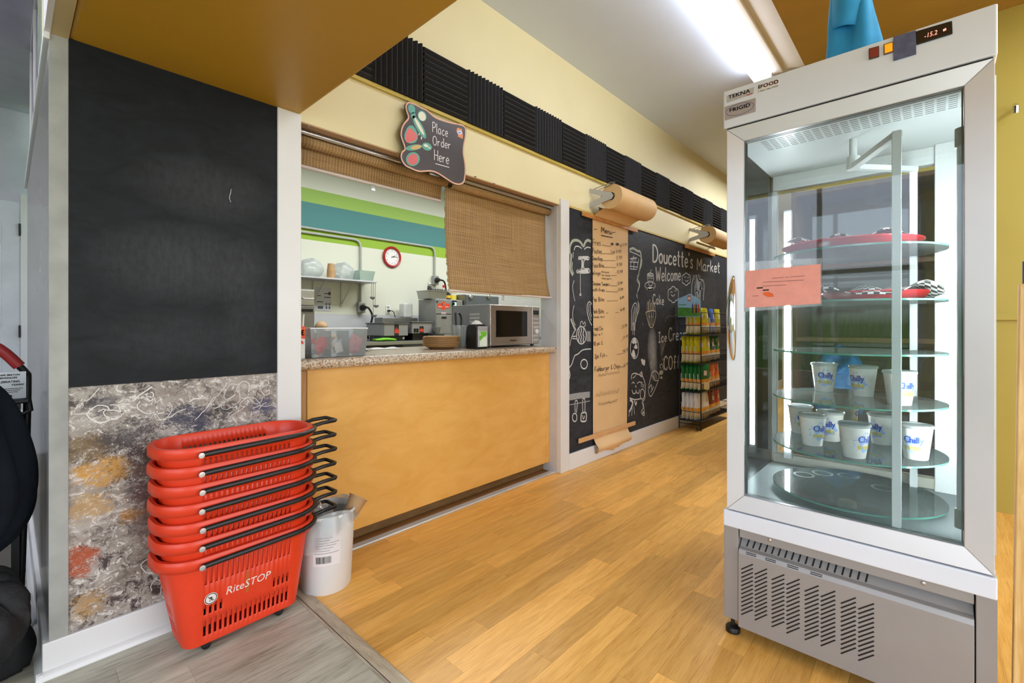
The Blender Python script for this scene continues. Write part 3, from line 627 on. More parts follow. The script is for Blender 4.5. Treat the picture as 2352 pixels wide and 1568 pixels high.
# ================================================================= sign
def zz(x, y, u0, v0, s, Y): return onY(u0 + x / s, v0 + y / s, Y)
SG = lambda x, y, Y=2.0195: zz(x, y, 900, 220, 7.125, Y)
ol = [(275, 95), (380, 130), (480, 185), (560, 220), (640, 290), (720, 350), (850, 400), (1000, 440), (1130, 465), (1190, 490), (1220, 550), (1215, 680), (1190, 800), (1180, 930), (1200, 1060), (1215, 1200), (1205, 1350), (1180, 1430), (1110, 1460), (1020, 1440), (920, 1380), (800, 1300), (700, 1250), (600, 1235), (480, 1245), (390, 1230), (300, 1190), (220, 1150), (160, 1070), (140, 990), (160, 920), (205, 880), (190, 800), (160, 720), (140, 640), (150, 540), (190, 450), (250, 380), (265, 330), (240, 260), (220, 180), (235, 120)]
ol = [tuple(q) for q in catmull(ol + [ol[0]], 2)[:-1]]
sg = thing('order_sign', 'wavy-edged chalkboard sign with painted vegetables reading Place Order Here', 'sign', tuple(SG(700, 1460, 2.03)))
MB().prism([SG(x, y, 2.020) for x, y in ol], (0, .014, 0)).build('board', mat('slate_grey_board', (70, 66, 72), .3, var=.08, vscale=8), sg, bevel=.002)
cxm, cym = 690, 780
MB().ribbon([SG(cxm + (x - cxm) * .975, cym + (y - cym) * .98) for x, y in ol], .008, (0, 1, 0), True).build('painted_border', mat('peach_border', (226, 176, 148), .5), sg)
wr_ = MB()
for s_, a, b, h in (('Place', (668, 590), (912, 672), .054), ('Order', (672, 800), (958, 872), .050), ('Here', (698, 1050), (930, 1118), .058)):
    write(wr_, s_, SG(*a), SG(*b), h, .0042, (0, 1, 0))
wr_.ribbon([SG(712, 1108), SG(942, 1172)], .0042, (0, 1, 0)); wr_.build('chalk_lettering', mat('sign_white', (228, 226, 230), .6), sg)
def blob(cx, cy, rx, ry, n=14, rot=0, wob=0, ph=0):
    return [(cx + rx * (1 + wob * math.sin(3 * q + ph)) * math.cos(q) * math.cos(rot) - ry * math.sin(q) * math.sin(rot), cy + rx * math.cos(q) * math.sin(rot) + ry * (1 + wob * math.sin(3 * q + ph)) * math.sin(q) * math.cos(rot)) for q in [i * 2 * PI / n for i in range(n)]]
def paint(name, polys, m, d=2.0192): 
    for q in polys: MB().flat([SG(x, y, d) for x, y in q]).build(name, m, sg)
TEAL, REDP, CRM, ORN = mat('sign_teal', (96, 170, 156), .5), mat('sign_red', (222, 110, 112), .5), mat('sign_cream', (232, 232, 214), .5), mat('sign_gold', (214, 176, 110), .5)
paint('painted_leaf', [blob(315, 640, 110, 150, wob=.08), blob(345, 1035, 112, 118, rot=.5), blob(360, 845, 135, 48, rot=-.15), blob(325, 215, 55, 80, rot=-.3), blob(350, 320, 40, 50), blob(450, 510, 55, 215, rot=-.5), blob(575, 830, 85, 62, rot=.4), blob(495, 330, 70, 92, rot=-.4)], TEAL)
paint('painted_vegetable', [blob(310, 655, 92, 115, wob=.16, ph=1), blob(345, 1040, 85, 92, rot=.5)], REDP, 2.0189)
paint('painted_onion', [blob(495, 335, 58, 78, rot=-.4), blob(450, 500, 25, 165, rot=-.5), blob(445, 630, 9, 20), blob(485, 690, 11, 26), blob(560, 815, 40, 22, rot=.4), blob(615, 850, 25, 10, rot=.5)], CRM, 2.0187)
paint('painted_carrot', [blob(400, 840, 90, 34, rot=-.2)], ORN, 2.0186)
paint('logo_ground', [[(1070, 520), (1150, 545), (1150, 580), (1165, 640), (1160, 705), (1080, 665), (1085, 620), (1055, 580)]], mat('sign_orange', (222, 140, 96), .5))
paint('logo_badge', [blob(1110, 600, 42, 34, rot=.3)], mat('sign_badge', (206, 214, 240), .5), 2.0188)
MB().flat([SG(x, y, 2.0185) for x, y in blob(1108, 602, 20, 14, rot=.3)]).build('logo_mark', mat('sign_blue', (110, 124, 206), .5), sg)
s = MB(); s.obox(SG(700, 1290, 2.04), (.035, 0, 0), (0, .004, 0), (0, 0, .006)); s.build('hanging_bracket', ALU, sg)

# ================================================================= kraft paper rolls, menu
def roll_holder(X0, label, length=.6, sheet=True):
    yc, zc = 1.872, 2.109
    t = thing('paper_roll_holder', label, 'paper roll', (X0 + length / 2, W, zc), group='kraft paper rolls on the wall')
    def br(x):
        m = MB(); pth = [(W - .001, 2.205), (W - .001, 2.17), (1.945, 2.118), (W - .001, 2.088), (W - .001, 2.048), (1.862, 2.085), (1.848, 2.11), (1.866, 2.136)]
        m.prism([(x, a, b) for a, b in pth], (.007, 0, 0))
        m.build('bracket', mat('grey_bracket', (186, 188, 194), .4, .3), t, bevel=.002)
    br(X0 - .012); br(X0 + length + .006)
    MB().lathe([(.03, 0), (.0965, 0), (.0965, length), (.03, length)], 48, (X0, yc, zc), 'X', caps=False).build('roll', KRAFT, t, smooth=40)
    MB().lathe([(.03, -.006), (.03, length + .006)], 24, (X0, yc, zc), 'X').build('core', BLK, t, smooth=40)
    m = MB(); m.tube([(X0 - .004, W - .02, 2.19), (X0 - .004, 1.99, 2.20), (X0 - .004, 1.86, 2.216), (X0 - .004, 1.835, 2.212), (X0 - .004, 1.85, 2.203), (X0 - .004, 1.98, 2.18)], .004, 6); m.build('cutter_arm', ALU, t, smooth=40)
    MB().box((X0, 1.985, 2.022), (X0 + length, 1.992, 2.045)).build('cutter_bar', ALU, t, bevel=.001)
    return t
r1 = roll_holder(3.19, 'brown kraft paper roll on a bracket, its sheet hanging down as the menu')
pathp = [(1.9, 2.016), (1.94, 2.03), (1.99, 2.015), (2.03, 1.99), (2.048, 1.97), (2.052, 1.9), (2.050, 1.5), (2.046, 1.0), (2.050, .6), (2.052, .24), (2.05, .2), (2.03, .15), (2.00, .115), (2.005, .085), (2.03, .06)]
pp = catmull(pathp, 3)
def sheet(a, b):
    f = b * (len(pp) - 1); i = min(int(f), len(pp) - 2); y, z = [pp[i][k] + (pp[i + 1][k] - pp[i][k]) * (f - i) for k in (0, 1)]
    tap = .012 * max(0, (1.2 - z)) ; x = 3.205 + tap * .6 + (.585 - tap * 2.2) * a
    if b > .95: z += (R.uniform(-.012, .016) + .02 * math.sin(a * 9)) * (b - .95) / .05
    return Vector((x, y - .004 * math.sin(a * PI) * (1 if z < 1.9 else 0), z))
MB().grid(sheet, 24, 60).build('menu_sheet', KRAFT, r1, smooth=60)
r2 = roll_holder(5.245, 'second kraft paper roll further along the wall, above the chip rack')
for nm, x0, x1, z, m, lb in (('wooden_batten', 3.036, 3.944, 1.957, BATTEN, 'varnished wooden batten holding the top of the kraft menu sheet'), ('wooden_batten', 5.05, 5.97, 1.957, BATTEN, 'wooden batten under the second paper roll near the fridge'), ('wooden_batten', 2.99, 3.90, .186, BATTEN_PALE, 'pale wooden batten across the bottom of the kraft menu sheet')):
    o = MB().box((x0, 2.034, z), (x1, 2.0455, z + .036)).build(nm, m, org=((x0 + x1) / 2, 2.04, z), bevel=.002); tag(o, lb, 'batten')
# the menu, in black marker
PY = 2.0435
m6 = lambda x, y: zz(x, y, 1340, 510, 6.817, PY)
m7 = lambda x, y: zz(x, y, 1340, 730, 4.9, PY)
mk = MB(); NY = (0, 1, 0)
def item(f, s, a, b, h, wd=.0042): 
    hh = (f(a[0], a[1] - h) - f(*a)).z; write(mk, s, f(*a), f(*b), hh, wd, NY, jit=.04)
def rule(f, a, b, wd=.0032): mk.ribbon([f(*a), f((a[0] + b[0]) / 2, (a[1] + b[1]) / 2 + R.uniform(-3, 3)), f(*b)], wd, NY)
item(m6, 'Menu', (285, 160), (440, 192), 85, .006); rule(m6, (280, 205), (460, 243), .007)
item(m6, '~', (165, 130), (215, 125), 40); item(m6, '~', (455, 185), (505, 175), 40)
item(m6, 'Fries', (150, 362), (268, 366), 95); rule(m6, (290, 357), (430, 378))
mk.flat([m6(*q) for q in ((438, 322), (470, 325), (470, 362), (438, 358))]); mk.flat([m6(*q) for q in ((515, 326), (555, 330), (555, 366), (515, 362))])
item(m6, 'lg.5.99', (570, 378), (682, 372), 45, .003)
for row_ in (('Poutine', (148, 480), (285, 494), 75, (285, 492), (440, 497), 'lge.9.99', (432, 488), (592, 486), 55), ('Onion Rings', (142, 592), (302, 602), 58, (305, 600), (500, 603), '.5.99', (508, 590), (605, 582), 58), ('Pizza Bites', (142, 702), (325, 708), 60, (330, 705), (510, 712), '.9.99', (512, 694), (605, 690), 55),
             ('Wings', (142, 822), (268, 824), 58, (435, 833), (525, 833), '-13.99', (505, 812), (616, 794), 48), ('Chicken Tenders', (140, 985), (412, 1000), 55, (425, 993), (530, 997), '-12.99', (520, 985), (612, 972), 45), ('with fries', (145, 1080), (330, 1086), 55, (350, 1083), (540, 1093), '-15.99', (530, 1086), (620, 1068), 42),
             ('Pop. Bites', (145, 1238), (326, 1236), 62, (370, 1235), (540, 1227), '14.99', (572, 1218), (634, 1195), 42), ('Pork Bites', (145, 1430), (320, 1425), 72, (355, 1425), (555, 1412), '14.99', (575, 1402), (645, 1380), 42)):
    item(m6, *row_[:4]); rule(m6, row_[4], row_[5]); item(m6, *row_[6:], .0034)
for s_, a, b in (('Mild sauce', (285, 792), (402, 797), ), ('Hot sauce', (290, 842), (416, 846)), ('honey garlic', (290, 892), (440, 897))): item(m6, s_, a, b, 30, .0026)
item(m6, '(honey mus)', (148, 1502), (330, 1496), 38, .003)
item(m7, 'Fried Chicken', (105, 142), (267, 140), 48, .0046); rule(m7, (275, 127), (420, 120)); item(m7, '23.99', (432, 120), (490, 98), 32, .0034); item(m7, '3pc w fries', (110, 202), (268, 192), 34, .0034)
item(m7, '10 pc Box', (115, 310), (255, 292), 40, .0046); rule(m7, (262, 285), (435, 258)); item(m7, '29.99', (442, 246), (502, 218), 32, .0034)
rule(m7, (92, 436), (112, 434)); item(m7, '2pc Fish & Chips', (130, 456), (352, 420), 48, .0048); rule(m7, (357, 412), (440, 400)); item(m7, '19.99', (442, 405), (520, 370), 42, .004)
rule(m7, (95, 592), (115, 588)); item(m7, 'Fishburger & Chips', (130, 606), (412, 562), 55, .0048); rule(m7, (415, 550), (460, 552)); item(m7, '6.99', (458, 548), (508, 532), 34, .0034)
for (x0, y0), (x1, y1), h, n in (((170, 660), (410, 620), 32, 26), ((150, 890), (395, 840), 58, 30), ((170, 985), (380, 945), 38, 26)):      # illegible scrawl
    q = []
    for i in range(n): f_ = i / (n - 1); q.append(m7(x0 + (x1 - x0) * f_ + R.uniform(-6, 6), y0 + (y1 - y0) * f_ - (h * R.uniform(.5, 1) if i % 2 else R.uniform(-8, 4))))
    mk.ribbon(q, .004, NY)
mk.build('marker_writing', INK, r1)

# ================================================================= chalk lettering and drawings on the blackboard
BY = W - .0072
z1 = lambda x, y: zz(x, y, 1290, 460, 5.2256, BY)
z2 = lambda x, y: zz(x, y, 1290, 740, 4.9, BY)
def chalk(name, lst, m=CHALK):
    if name in ('chalk_shading', 'chalk_leaf', 'chalk_squiggle') and len(lst) > 1:
        for q in lst: chalk(name, [q], m)
        return
    s = MB()
    for f, pts, wd in lst:
        if wd == 0: s.flat([f(*p) for p in pts])
        else: s.ribbon([f(*p) for p in catmull(pts, 3)], wd, NY)
    return s.build(name, m, bb)
def el(cx, cy, rx, ry, n=16, a0=0, a1=2 * PI): return [(cx + rx * math.cos(a0 + (a1 - a0) * i / n), cy + ry * math.sin(a0 + (a1 - a0) * i / n)) for i in range(n + 1)]
def cloud(cx, cy, rx, ry, k=6): return [(cx + rx * (1 + .18 * abs(math.sin(k * q / 2))) * math.cos(q), cy + ry * (1 + .18 * abs(math.sin(k * q / 2))) * math.sin(q)) for q in [i * 2 * PI / 36 for i in range(37)]]
def letters(name, s_, f, a, b, htop, wd, thick=0):
    m = MB(); h = (f(a[0], a[1] - htop) - f(*a)).z; write(m, s_, f(*a), f(*b), h, wd, NY)
    if thick: write(m, s_, f(*a) + Vector((thick, -.0002, 0)), f(*b) + Vector((thick, -.0002, 0)), h, wd, NY)
    return m.build(name, CHALK, bb)
letters('chalk_lettering', "Doucette's", z1, (1095, 735), (1570, 812), 205, .017, .008)
letters('chalk_lettering', 'Market', z1, (1625, 835), (1895, 868), 140, .016, .006)
letters('chalk_lettering', 'Welcome', z1, (1130, 970), (1425, 960), 170, .012, .004)
letters('chalk_lettering', 'Cake', z1, (1095, 1240), (1225, 1255), 115, .012)
letters('chalk_lettering', 'Ice', z2, (1090, 225), (1180, 215), 110, .012); letters('chalk_lettering', 'Cream', z2, (1205, 210), (1400, 190), 145, .012)
letters('chalk_lettering', 'COffee', z2, (1150, 535), (1400, 510), 150, .014, .004)
chalk('chalk_flourish', [(z2, [(1150, 540), (1130, 470), (1105, 490), (1120, 520)], .008), (z2, [(1130, 430), (1150, 400)], .006)])
LC = mat('pale_green_chalk', (170, 178, 164), .9, var=.3, vscale=120, kind='Position')
chalk('chalk_leaf', [(z2, blob(1120, 565, 22, 28, rot=.4), 0), (z2, blob(1122, 622, 12, 14), 0), (z2, [(1010, 440), (995, 480), (1010, 520), (1022, 480), (1010, 440)], .006)], LC)
sd_ = []
for i in range(9): sd_ += [(z1, [(100 + 26 * i + 8 * (i % 2), 560 - 12 * (4 - abs(i - 3)) if i < 5 else 540 - 10 * (4 - abs(i - 7)))] + [(112 + 26 * i, 500 + 6 * (i % 3))], .016)]
chalk('chalk_shading', [(z1, [(100, 640), (98, 560), (130, 490), (180, 478), (225, 500), (262, 550), (285, 500), (315, 478), (352, 495)], .022), (z1, [(115, 640), (110, 740), (105, 830), (135, 900)], .022), (z1, [(815, 590), (860, 575), (905, 605), (945, 620), (955, 700), (945, 790), (925, 890)], .022), (z1, [(925, 900), (905, 960), (932, 1010), (912, 1090), (905, 1150), (920, 1250), (900, 1400)], .012), (z1, [(110, 1420), (140, 1500), (170, 1560)], .02)], LC)
chalk('chalk_frame', [(z1, [(150, 600), (165, 555), (205, 553), (242, 578)], .009), (z1, [(272, 588), (305, 562), (348, 570)], .009), (z1, [(140, 620), (136, 690)], .007), (z1, [(130, 740), (125, 820), (145, 880)], .007), (z1, [(150, 960), (132, 1030), (140, 1110), (160, 1210)], .006), (z1, [(150, 1260), (132, 1350), (140, 1440), (165, 1500)], .006),
      (z1, [(815, 610), (865, 632), (910, 650), (945, 672)], .008), (z1, [(962, 700), (960, 760), (935, 860), (910, 930), (938, 1000), (920, 1080), (900, 1140), (920, 1220), (930, 1300), (900, 1400), (890, 1460)], .008)])
chalk('chalk_beam', [(z1, [(205, 678), (320, 676), (322, 712), (272, 716), (268, 815), (327, 820), (328, 868), (190, 868), (190, 836), (236, 824), (240, 716), (204, 706), (205, 678)], .009), (z1, [(210, 692), (316, 694)], .016), (z1, [(195, 850), (322, 845)], .024), (z1, [(252, 712), (252, 820)], .014), (z1, [(226, 870), (224, 1000), (226, 1128)], .006), (z1, el(226, 1130, 9, 11), .008)])
chalk('chalk_basket', [(z1, [(820, 700), (905, 690)], .008), (z1, [(835, 690), (828, 810)], .007), (z1, [(870, 670), (866, 820)], .007), (z1, [(925, 700), (905, 820)], .007), (z1, [(818, 740), (915, 745)], .007), (z1, [(820, 790), (905, 800)], .007), (z1, [(822, 822), (900, 828)], .007), (z1, [(848, 690), (850, 730), (862, 660)], .006), (z1, [(885, 680), (888, 740)], .006)])
chalk('chalk_cup', [(z1, [(1028, 890), (1102, 892), (1086, 1015), (1046, 1010), (1028, 890)], .008), (z1, [(1035, 905), (1098, 908)], .012), (z1, [(1040, 930), (1094, 934)], .006), (z1, [(1030, 885), (1065, 868), (1102, 888)], .007), (z1, [(1068, 868), (1068, 845), (1080, 835)], .006), (z1, [(1055, 955), (1060, 990)], .006), (z1, [(1075, 955), (1072, 990)], .006), (z1, el(1062, 1022, 62, 46), .008), (z1, el(1062, 1045, 48, 22, a0=0, a1=PI), .018), (z1, el(1064, 1060, 30, 12), .014)])
chalk('chalk_cloud_face', [(z1, cloud(1495, 945, 46, 62), .009), (z1, [(1470, 925), (1485, 915), (1495, 928)], .006), (z1, [(1510, 930), (1522, 920), (1532, 932)], .006), (z1, [(1485, 960), (1505, 972), (1522, 955)], .007)])
chalk('chalk_cloud_face', [(z1, cloud(1340, 1130, 58, 82), .009), (z1, [(1305, 1110), (1318, 1095), (1330, 1105)], .006), (z1, [(1355, 1090), (1370, 1080), (1380, 1090)], .006), (z1, [(1312, 1130), (1335, 1150), (1362, 1125)], .008)])
zg = []
for i in range(30): zg.append((1575 + (i * 37) % 70 + (60 if i % 2 else 0) * .9, 905 + i * 10.2 - (18 if i % 2 else 0)))
chalk('chalk_scribble_tree', [(z1, zg, .012), (z1, [(1590, 900), (1565, 1000), (1560, 1110), (1580, 1200)], .02), (z1, [(1630, 905), (1650, 960), (1690, 955), (1710, 1010), (1705, 1120), (1700, 1200)], .02), (z1, [(1610, 910), (1600, 1100), (1640, 1200), (1670, 1000), (1660, 1200)], .02)], mat('faint_chalk', (150, 152, 152), .9, var=.35, vscale=120, kind='Position'))
fr_ = [(z1, [(1012, 1342), (1128, 1330), (1100, 1508), (1052, 1504), (1012, 1342)], .007)]
for x in (1035, 1055, 1078, 1100): fr_.append((z1, [(x, 1340), (1040 + (x - 1010) * .62, 1505)], .005))
for x, y in ((1030, 1230), (1050, 1205), (1072, 1240), (1090, 1210), (1110, 1260)): fr_.append((z1, [(x - 6, 1335), (x, y), (x + 12, y + 6), (x + 10, 1330)], .005))
fr_ += [(z1, [(1050, 1385), (1055, 1405)], .008), (z1, [(1085, 1385), (1082, 1405)], .008)]
chalk('chalk_fries_box', fr_, mat('cream_chalk', (214, 204, 178), .9, var=.3, vscale=120, kind='Position'))
chalk('chalk_squiggle', [(z1, [(1242, 1460), (1248, 1420), (1290, 1385), (1330, 1395), (1380, 1362)], .004), (z1, [(970, 1465), (978, 1500)], .006), (z2, [(1125, 385), (1130, 330), (1165, 235)], .01)], MATS['faint_chalk'])
chalk('chalk_cactus', [(z1, [(362, 1500), (325, 1420), (305, 1320), (312, 1240), (340, 1215), (362, 1250)], .008), (z1, [(330, 1240), (325, 1330), (355, 1440)], .006), (z1, [(345, 1235), (345, 1330), (362, 1400)], .006)])
chalk('chalk_cactus', [(z1, [(838, 1560), (838, 1400), (845, 1300), (870, 1240), (895, 1235), (902, 1290), (885, 1400), (878, 1560)], .008), (z1, [(852, 1560), (855, 1400), (880, 1260)], .006), (z1, [(865, 1560), (868, 1400), (892, 1280)], .006), (z2, [(806, 0), (800, 60), (803, 140)], .007), (z2, [(820, 0), (818, 70), (822, 145)], .007)])
ml = [(z2, el(222, 145, 54, 98), .009), (z2, [(95, 265), (108, 180), (160, 70)], .007), (z2, [(120, 160), (165, 155)], .007), (z2, [(122, 182), (165, 185)], .007), (z2, [(205, 50), (215, 0), (232, -10), (245, 20), (262, -5), (268, 30), (250, 50)], .006)]
for x in (192, 218, 245): ml.append((z2, [(x, 60), (x + 5, 95), (x - 5, 130), (x + 6, 165), (x - 4, 200), (x + 4, 228)], .010))
for x in (285, 297, 309, 321): ml.append((z2, [(x, 100), (x + 2, 215)], .006))
chalk('chalk_melon', ml)
chalk('chalk_hill', [(z2, [(65, 680), (95, 600), (82, 520), (110, 480), (122, 450), (148, 375), (182, 358), (230, 315), (280, 302), (332, 300)], .009), (z2, [(65, 690), (66, 860)], .006), (z2, el(253, 470, 37, 52), .010)])
chalk('chalk_shelf', [(z2, [(85, 845), (200, 825), (318, 812)], .048), (z2, [(86, 928), (200, 908), (320, 884)], .008)], MATS['faint_chalk'])
chalk('chalk_utensil', [(z2, [(152, 1010), (150, 900), (165, 878), (178, 905), (165, 1020)], .008), (z2, el(147, 1070, 25, 46), .009)])
chalk('chalk_spatula', [(z2, [(238, 1020), (236, 880), (250, 856), (263, 880), (262, 1020)], .008), (z2, [(222, 1022), (275, 1018), (276, 1100), (250, 1115), (218, 1105), (222, 1022)], .012), (z2, [(235, 1045), (245, 1090), (262, 1050)], .008)])
chalk('chalk_globe', [(z2, el(820, 292, 46, 116), .009), (z2, blob(820, 215, 26, 30, wob=.2), 0), (z2, blob(835, 275, 18, 26, wob=.2), 0), (z2, blob(808, 360, 22, 45, wob=.2), 0)])
chalk('chalk_heart', [(z2, [(892, 420), (908, 405), (918, 425), (932, 415), (942, 440), (935, 490), (905, 470)], 0)])
chalk('chalk_cat', [(z2, [(785, 640), (790, 590), (830, 572), (875, 590), (900, 555), (912, 610), (935, 670), (942, 740), (935, 860), (905, 890)], .010), (z2, [(880, 590), (905, 610), (898, 560)], .014), (z2, [(800, 625), (825, 610), (840, 580)], .007), (z2, [(790, 690), (805, 672), (822, 690)], .008), (z2, [(848, 690), (875, 670), (912, 682)], .008), (z2, [(828, 712), (838, 722), (836, 735)], .010), (z2, [(792, 760), (805, 800), (832, 795), (838, 760), (845, 792), (868, 795), (875, 755)], .009), (z2, el(908, 808, 24, 58), .009),
      (z2, [(765, 850), (830, 870), (900, 855)], .010), (z2, [(770, 870), (800, 900), (785, 960), (758, 1010)], .022), (z2, [(820, 880), (835, 930), (845, 890)], .016), (z2, [(765, 1000), (755, 1060)], .007), (z2, [(795, 960), (790, 1050)], .007), (z2, [(812, 940), (822, 1035)], .007), (z2, [(905, 900), (920, 960), (895, 1010), (928, 1050), (930, 1000), (918, 900)], .009), (z2, [(912, 1010), (925, 1020)], .02), (z2, [(890, 690), (930, 710)], .006), (z2, [(892, 715), (928, 730)], .006)])
chalk('chalk_can', [(z2, [(1015, 570), (1050, 546), (1085, 575), (1092, 640), (1010, 830), (976, 755), (1015, 570)], .009), (z2, [(1015, 590), (1045, 650), (1088, 655)], .008), (z2, [(1035, 600), (1050, 640)], .007), (z2, [(1060, 590), (1068, 640)], .007), (z2, [(985, 740), (1010, 700), (1015, 760), (1035, 720)], .010), (z2, [(1000, 790), (1020, 760)], .008)])
# ================================================================= upright display fridge
FX, YL, YR = 1.74, .562, -.118
FW = mat('fridge_white_enamel', (230, 237, 250), .28, var=.02, vscale=3); FG = mat('fridge_grey_enamel', (156, 154, 154), .3, .1, var=.03)
DOORM = mat('satin_silver_door', (220, 220, 224), .32, .25, var=.04, vscale=5)
INW = mat('fridge_inner_white', (232, 238, 238), .3, var=.02); SLOT = mat('dark_slot', (26, 22, 22), .7)
fr = thing('display_fridge', 'tall silver glass-door display fridge with lit rotating glass shelves', 'fridge', (2.06, .222, 0))
hd = MB().box((FX - .006, YR, 1.803), (2.40, YL, 1.936)).build('header', FW, fr, bevel=.004)
def fpt(u, v, d=.0066): return onX(u, v, FX - d)
def fquad(u0, v0, u1, v1, u2, v2, u3, v3, d=.0072): return [fpt(a, b, d) for a, b in ((u0, v0), (u1, v1), (u2, v2), (u3, v3))]
def ftext(s_, u0, v0, u1, v1, h, m, name, par, d=.0078, shear=0, bold=0):
    a, b = fpt(u0, v0, d), fpt(u1, v1, d); q = MB(); text(q, s_, a, b - a, (0, 0, 1), wid=(b - a).length, size=h, shear=shear, bold=bold); return q.build(name, m, par)
def patchq(name, q, m, par=None, bevel=.0): 
    return MB().prism(q, (.0012, 0, 0)).build(name, m, par or hd, bevel=bevel)
# stickers, switches and the read-out on the header (photo zoom 1600,0 at 3.128)
hz = lambda x, y: (1600 + x / 3.128, y / 3.128)
def hq(*p): return fquad(*[c for q in p for c in hz(*q)])
SILV = mat('silver_sticker', (200, 201, 205), .35, .2)
st_ = patchq('maker_plate', hq((215, 690), (412, 625), (410, 672), (218, 738)), SILV)
ftext('TEKNA', *hz(226, 712), *hz(384, 664), .0125, mat('navy_print', (44, 62, 98), .5), 'lettering', st_, bold=.0006)
s = MB(); s.flat(fquad(*hz(360, 682), *hz(402, 668), *hz(402, 674), *hz(360, 688), .0079)); s.build('red_rule', mat('red_print', (196, 46, 42), .5), st_)
st_ = patchq('dealer_sticker', hq((436, 620), (588, 562), (588, 622), (438, 668)), mat('white_sticker', (228, 226, 224), .4))
ftext('i', *hz(440, 640), *hz(450, 637), .0135, SLOT, 'lettering', st_, bold=.0012); ftext('FOOD', *hz(456, 636), *hz(586, 596), .0115, MATS['red_print'], 'lettering', st_, bold=.0009)
ftext('1-866-386-9999', *hz(440, 664), *hz(586, 620), .0042, SLOT, 'lettering', st_)
st_ = patchq('brand_plate', hq((200, 768), (424, 702), (424, 802), (202, 866)), mat('greige_plate', (176, 166, 164), .4))
q = MB(); q.ribbon([fpt(*hz(311 + 100 * math.cos(a), 782 + 40 * math.sin(a) - 27 * math.cos(a)), .0079) for a in [i * 2 * PI / 32 for i in range(32)]], .0012, (1, 0, 0), True); q.build('oval', mat('indigo_print', (62, 66, 150), .5), st_)
ftext('FRIGID', *hz(234, 808), *hz(384, 764), .0125, MATS['indigo_print'], 'lettering', st_, bold=.0007)
def rocker(name, pts, m, lit):
    o = MB().prism(hq(*pts), (-.004, 0, 0)).build(name, mat('switch_bezel', (96, 66, 56), .5), hd, bevel=.001)
    c = [sum(p[i] for p in pts) / 4 for i in (0, 1)]
    MB().prism([fpt(*hz(c[0] + (x - c[0]) * .8, c[1] + (y - c[1]) * .8), .0075) for x, y in pts], (-.006, 0, 0)).build('rocker', m, o, bevel=.001)
rocker('power_switch', ((1238, 352), (1312, 332), (1313, 410), (1239, 432)), mat('red_rocker', (140, 52, 40), .4), 0)
rocker('light_switch', ((1344, 322), (1414, 300), (1415, 376), (1346, 398)), mat('amber_rocker', (246, 160, 24), .4, emit=.5), 1)
patchq('tape', hq((1414, 268), (1576, 220), (1578, 392), (1414, 440)), mat('blue_grey_tape', (92, 100, 132), .18, var=.15, vscale=60)).location.x -= .003
dp = MB().prism(hq((1576, 228), (1836, 152), (1840, 246), (1580, 326)), (-.004, 0, 0)).build('read_out', mat('dark_display', (36, 32, 30), .2), hd, bevel=.003)
RED = emis('red_led', (1, .12, .08), 1.6)
ftext('-15.2', *hz(1634, 276), *hz(1728, 246), .0125, RED, 'digits', dp, .0125, shear=.15); q = MB(); q.flat(fquad(*hz(1770, 212), *hz(1792, 200), *hz(1794, 216), *hz(1772, 226), .0125)); q.build('lamp', RED, dp)
MB().box((FX + .004, YR + .008, 1.797), (FX + .04, YL - .01, 1.803)).build('shadow_gap', SLOT, fr)
# door: four mitred profile lengths in one frame, glass, gasket, handle
oy0, oy1, oz0, oz1 = .551, -.113, .447, 1.797; iy0, iy1, iz0, iz1 = .497, -.056, .503, 1.747
O = [(oy0, oz0), (oy1, oz0), (oy1, oz1), (oy0, oz1)]; I = [(iy0, iz0), (iy1, iz0), (iy1, iz1), (iy0, iz1)]
dr = MB()
for k in range(4):
    j = (k + 1) % 4; g = .0007
    a, b, c, d_ = O[k], O[j], I[j], I[k]
    A0 = [(FX - .004, *a), (FX - .004, *b), (FX + .006, *c), (FX + .006, *d_)]; B0 = [(FX + .034, *a), (FX + .034, *b), (FX + .034, *c), (FX + .034, *d_)]
    cen = Vector((0, sum(p[1] for p in A0) / 4, sum(p[2] for p in A0) / 4))
    sh = lambda p: Vector((p[0], p[1] + (cen.y - p[1]) * .0006, p[2] + (cen.z - p[2]) * .0006))
    dr.add([sh(p) for p in A0 + B0], [(0, 1, 2, 3), (4, 7, 6, 5), (0, 4, 5, 1), (1, 5, 6, 2), (2, 6, 7, 3), (3, 7, 4, 0)])
door = dr.build('door', DOORM, fr, bevel=.0015)
GL1 = glass('clear_glass', (.95, .98, .97))
MB().box((FX + .012, iy1 - .004, iz0 - .004), (FX + .016, iy0 + .004, iz1 + .004)).build('glass_pane', GL1, door)
gk = MB(); 
for d_ in (0, .012):
    gk.tube([(FX + .02 + d_, iy0 - .003, iz0 + .003), (FX + .02 + d_, iy1 + .003, iz0 + .003), (FX + .02 + d_, iy1 + .003, iz1 - .003), (FX + .02 + d_, iy0 - .003, iz1 - .003)], .0022, 6, closed=True)
gk.build('gasket', mat('dark_green_gasket', (70, 84, 78), .5), door)
hs = MB(); n_ = 24; vs = []; K = 14
for i in range(n_ + 1):
    f_ = i / n_; z = .978 + .296 * f_; w_ = .004 + .012 * math.sin(PI * min(1, f_ * 1.02)) ** .6; xo = FX - .008 - .03 * math.sin(PI * f_) ** .7
    for k in range(K): a = 2 * PI * k / K; vs.append((xo + .010 * math.sin(a), .526 + w_ * math.cos(a), z))
fs = [(i * K + k, i * K + (k + 1) % K, (i + 1) * K + (k + 1) % K, (i + 1) * K + k) for i in range(n_) for k in range(K)] + [tuple(range(K)), tuple(n_ * K + k for k in range(K))]
hs.add(vs, fs); hs.build('handle', CHROME, door, smooth=50)
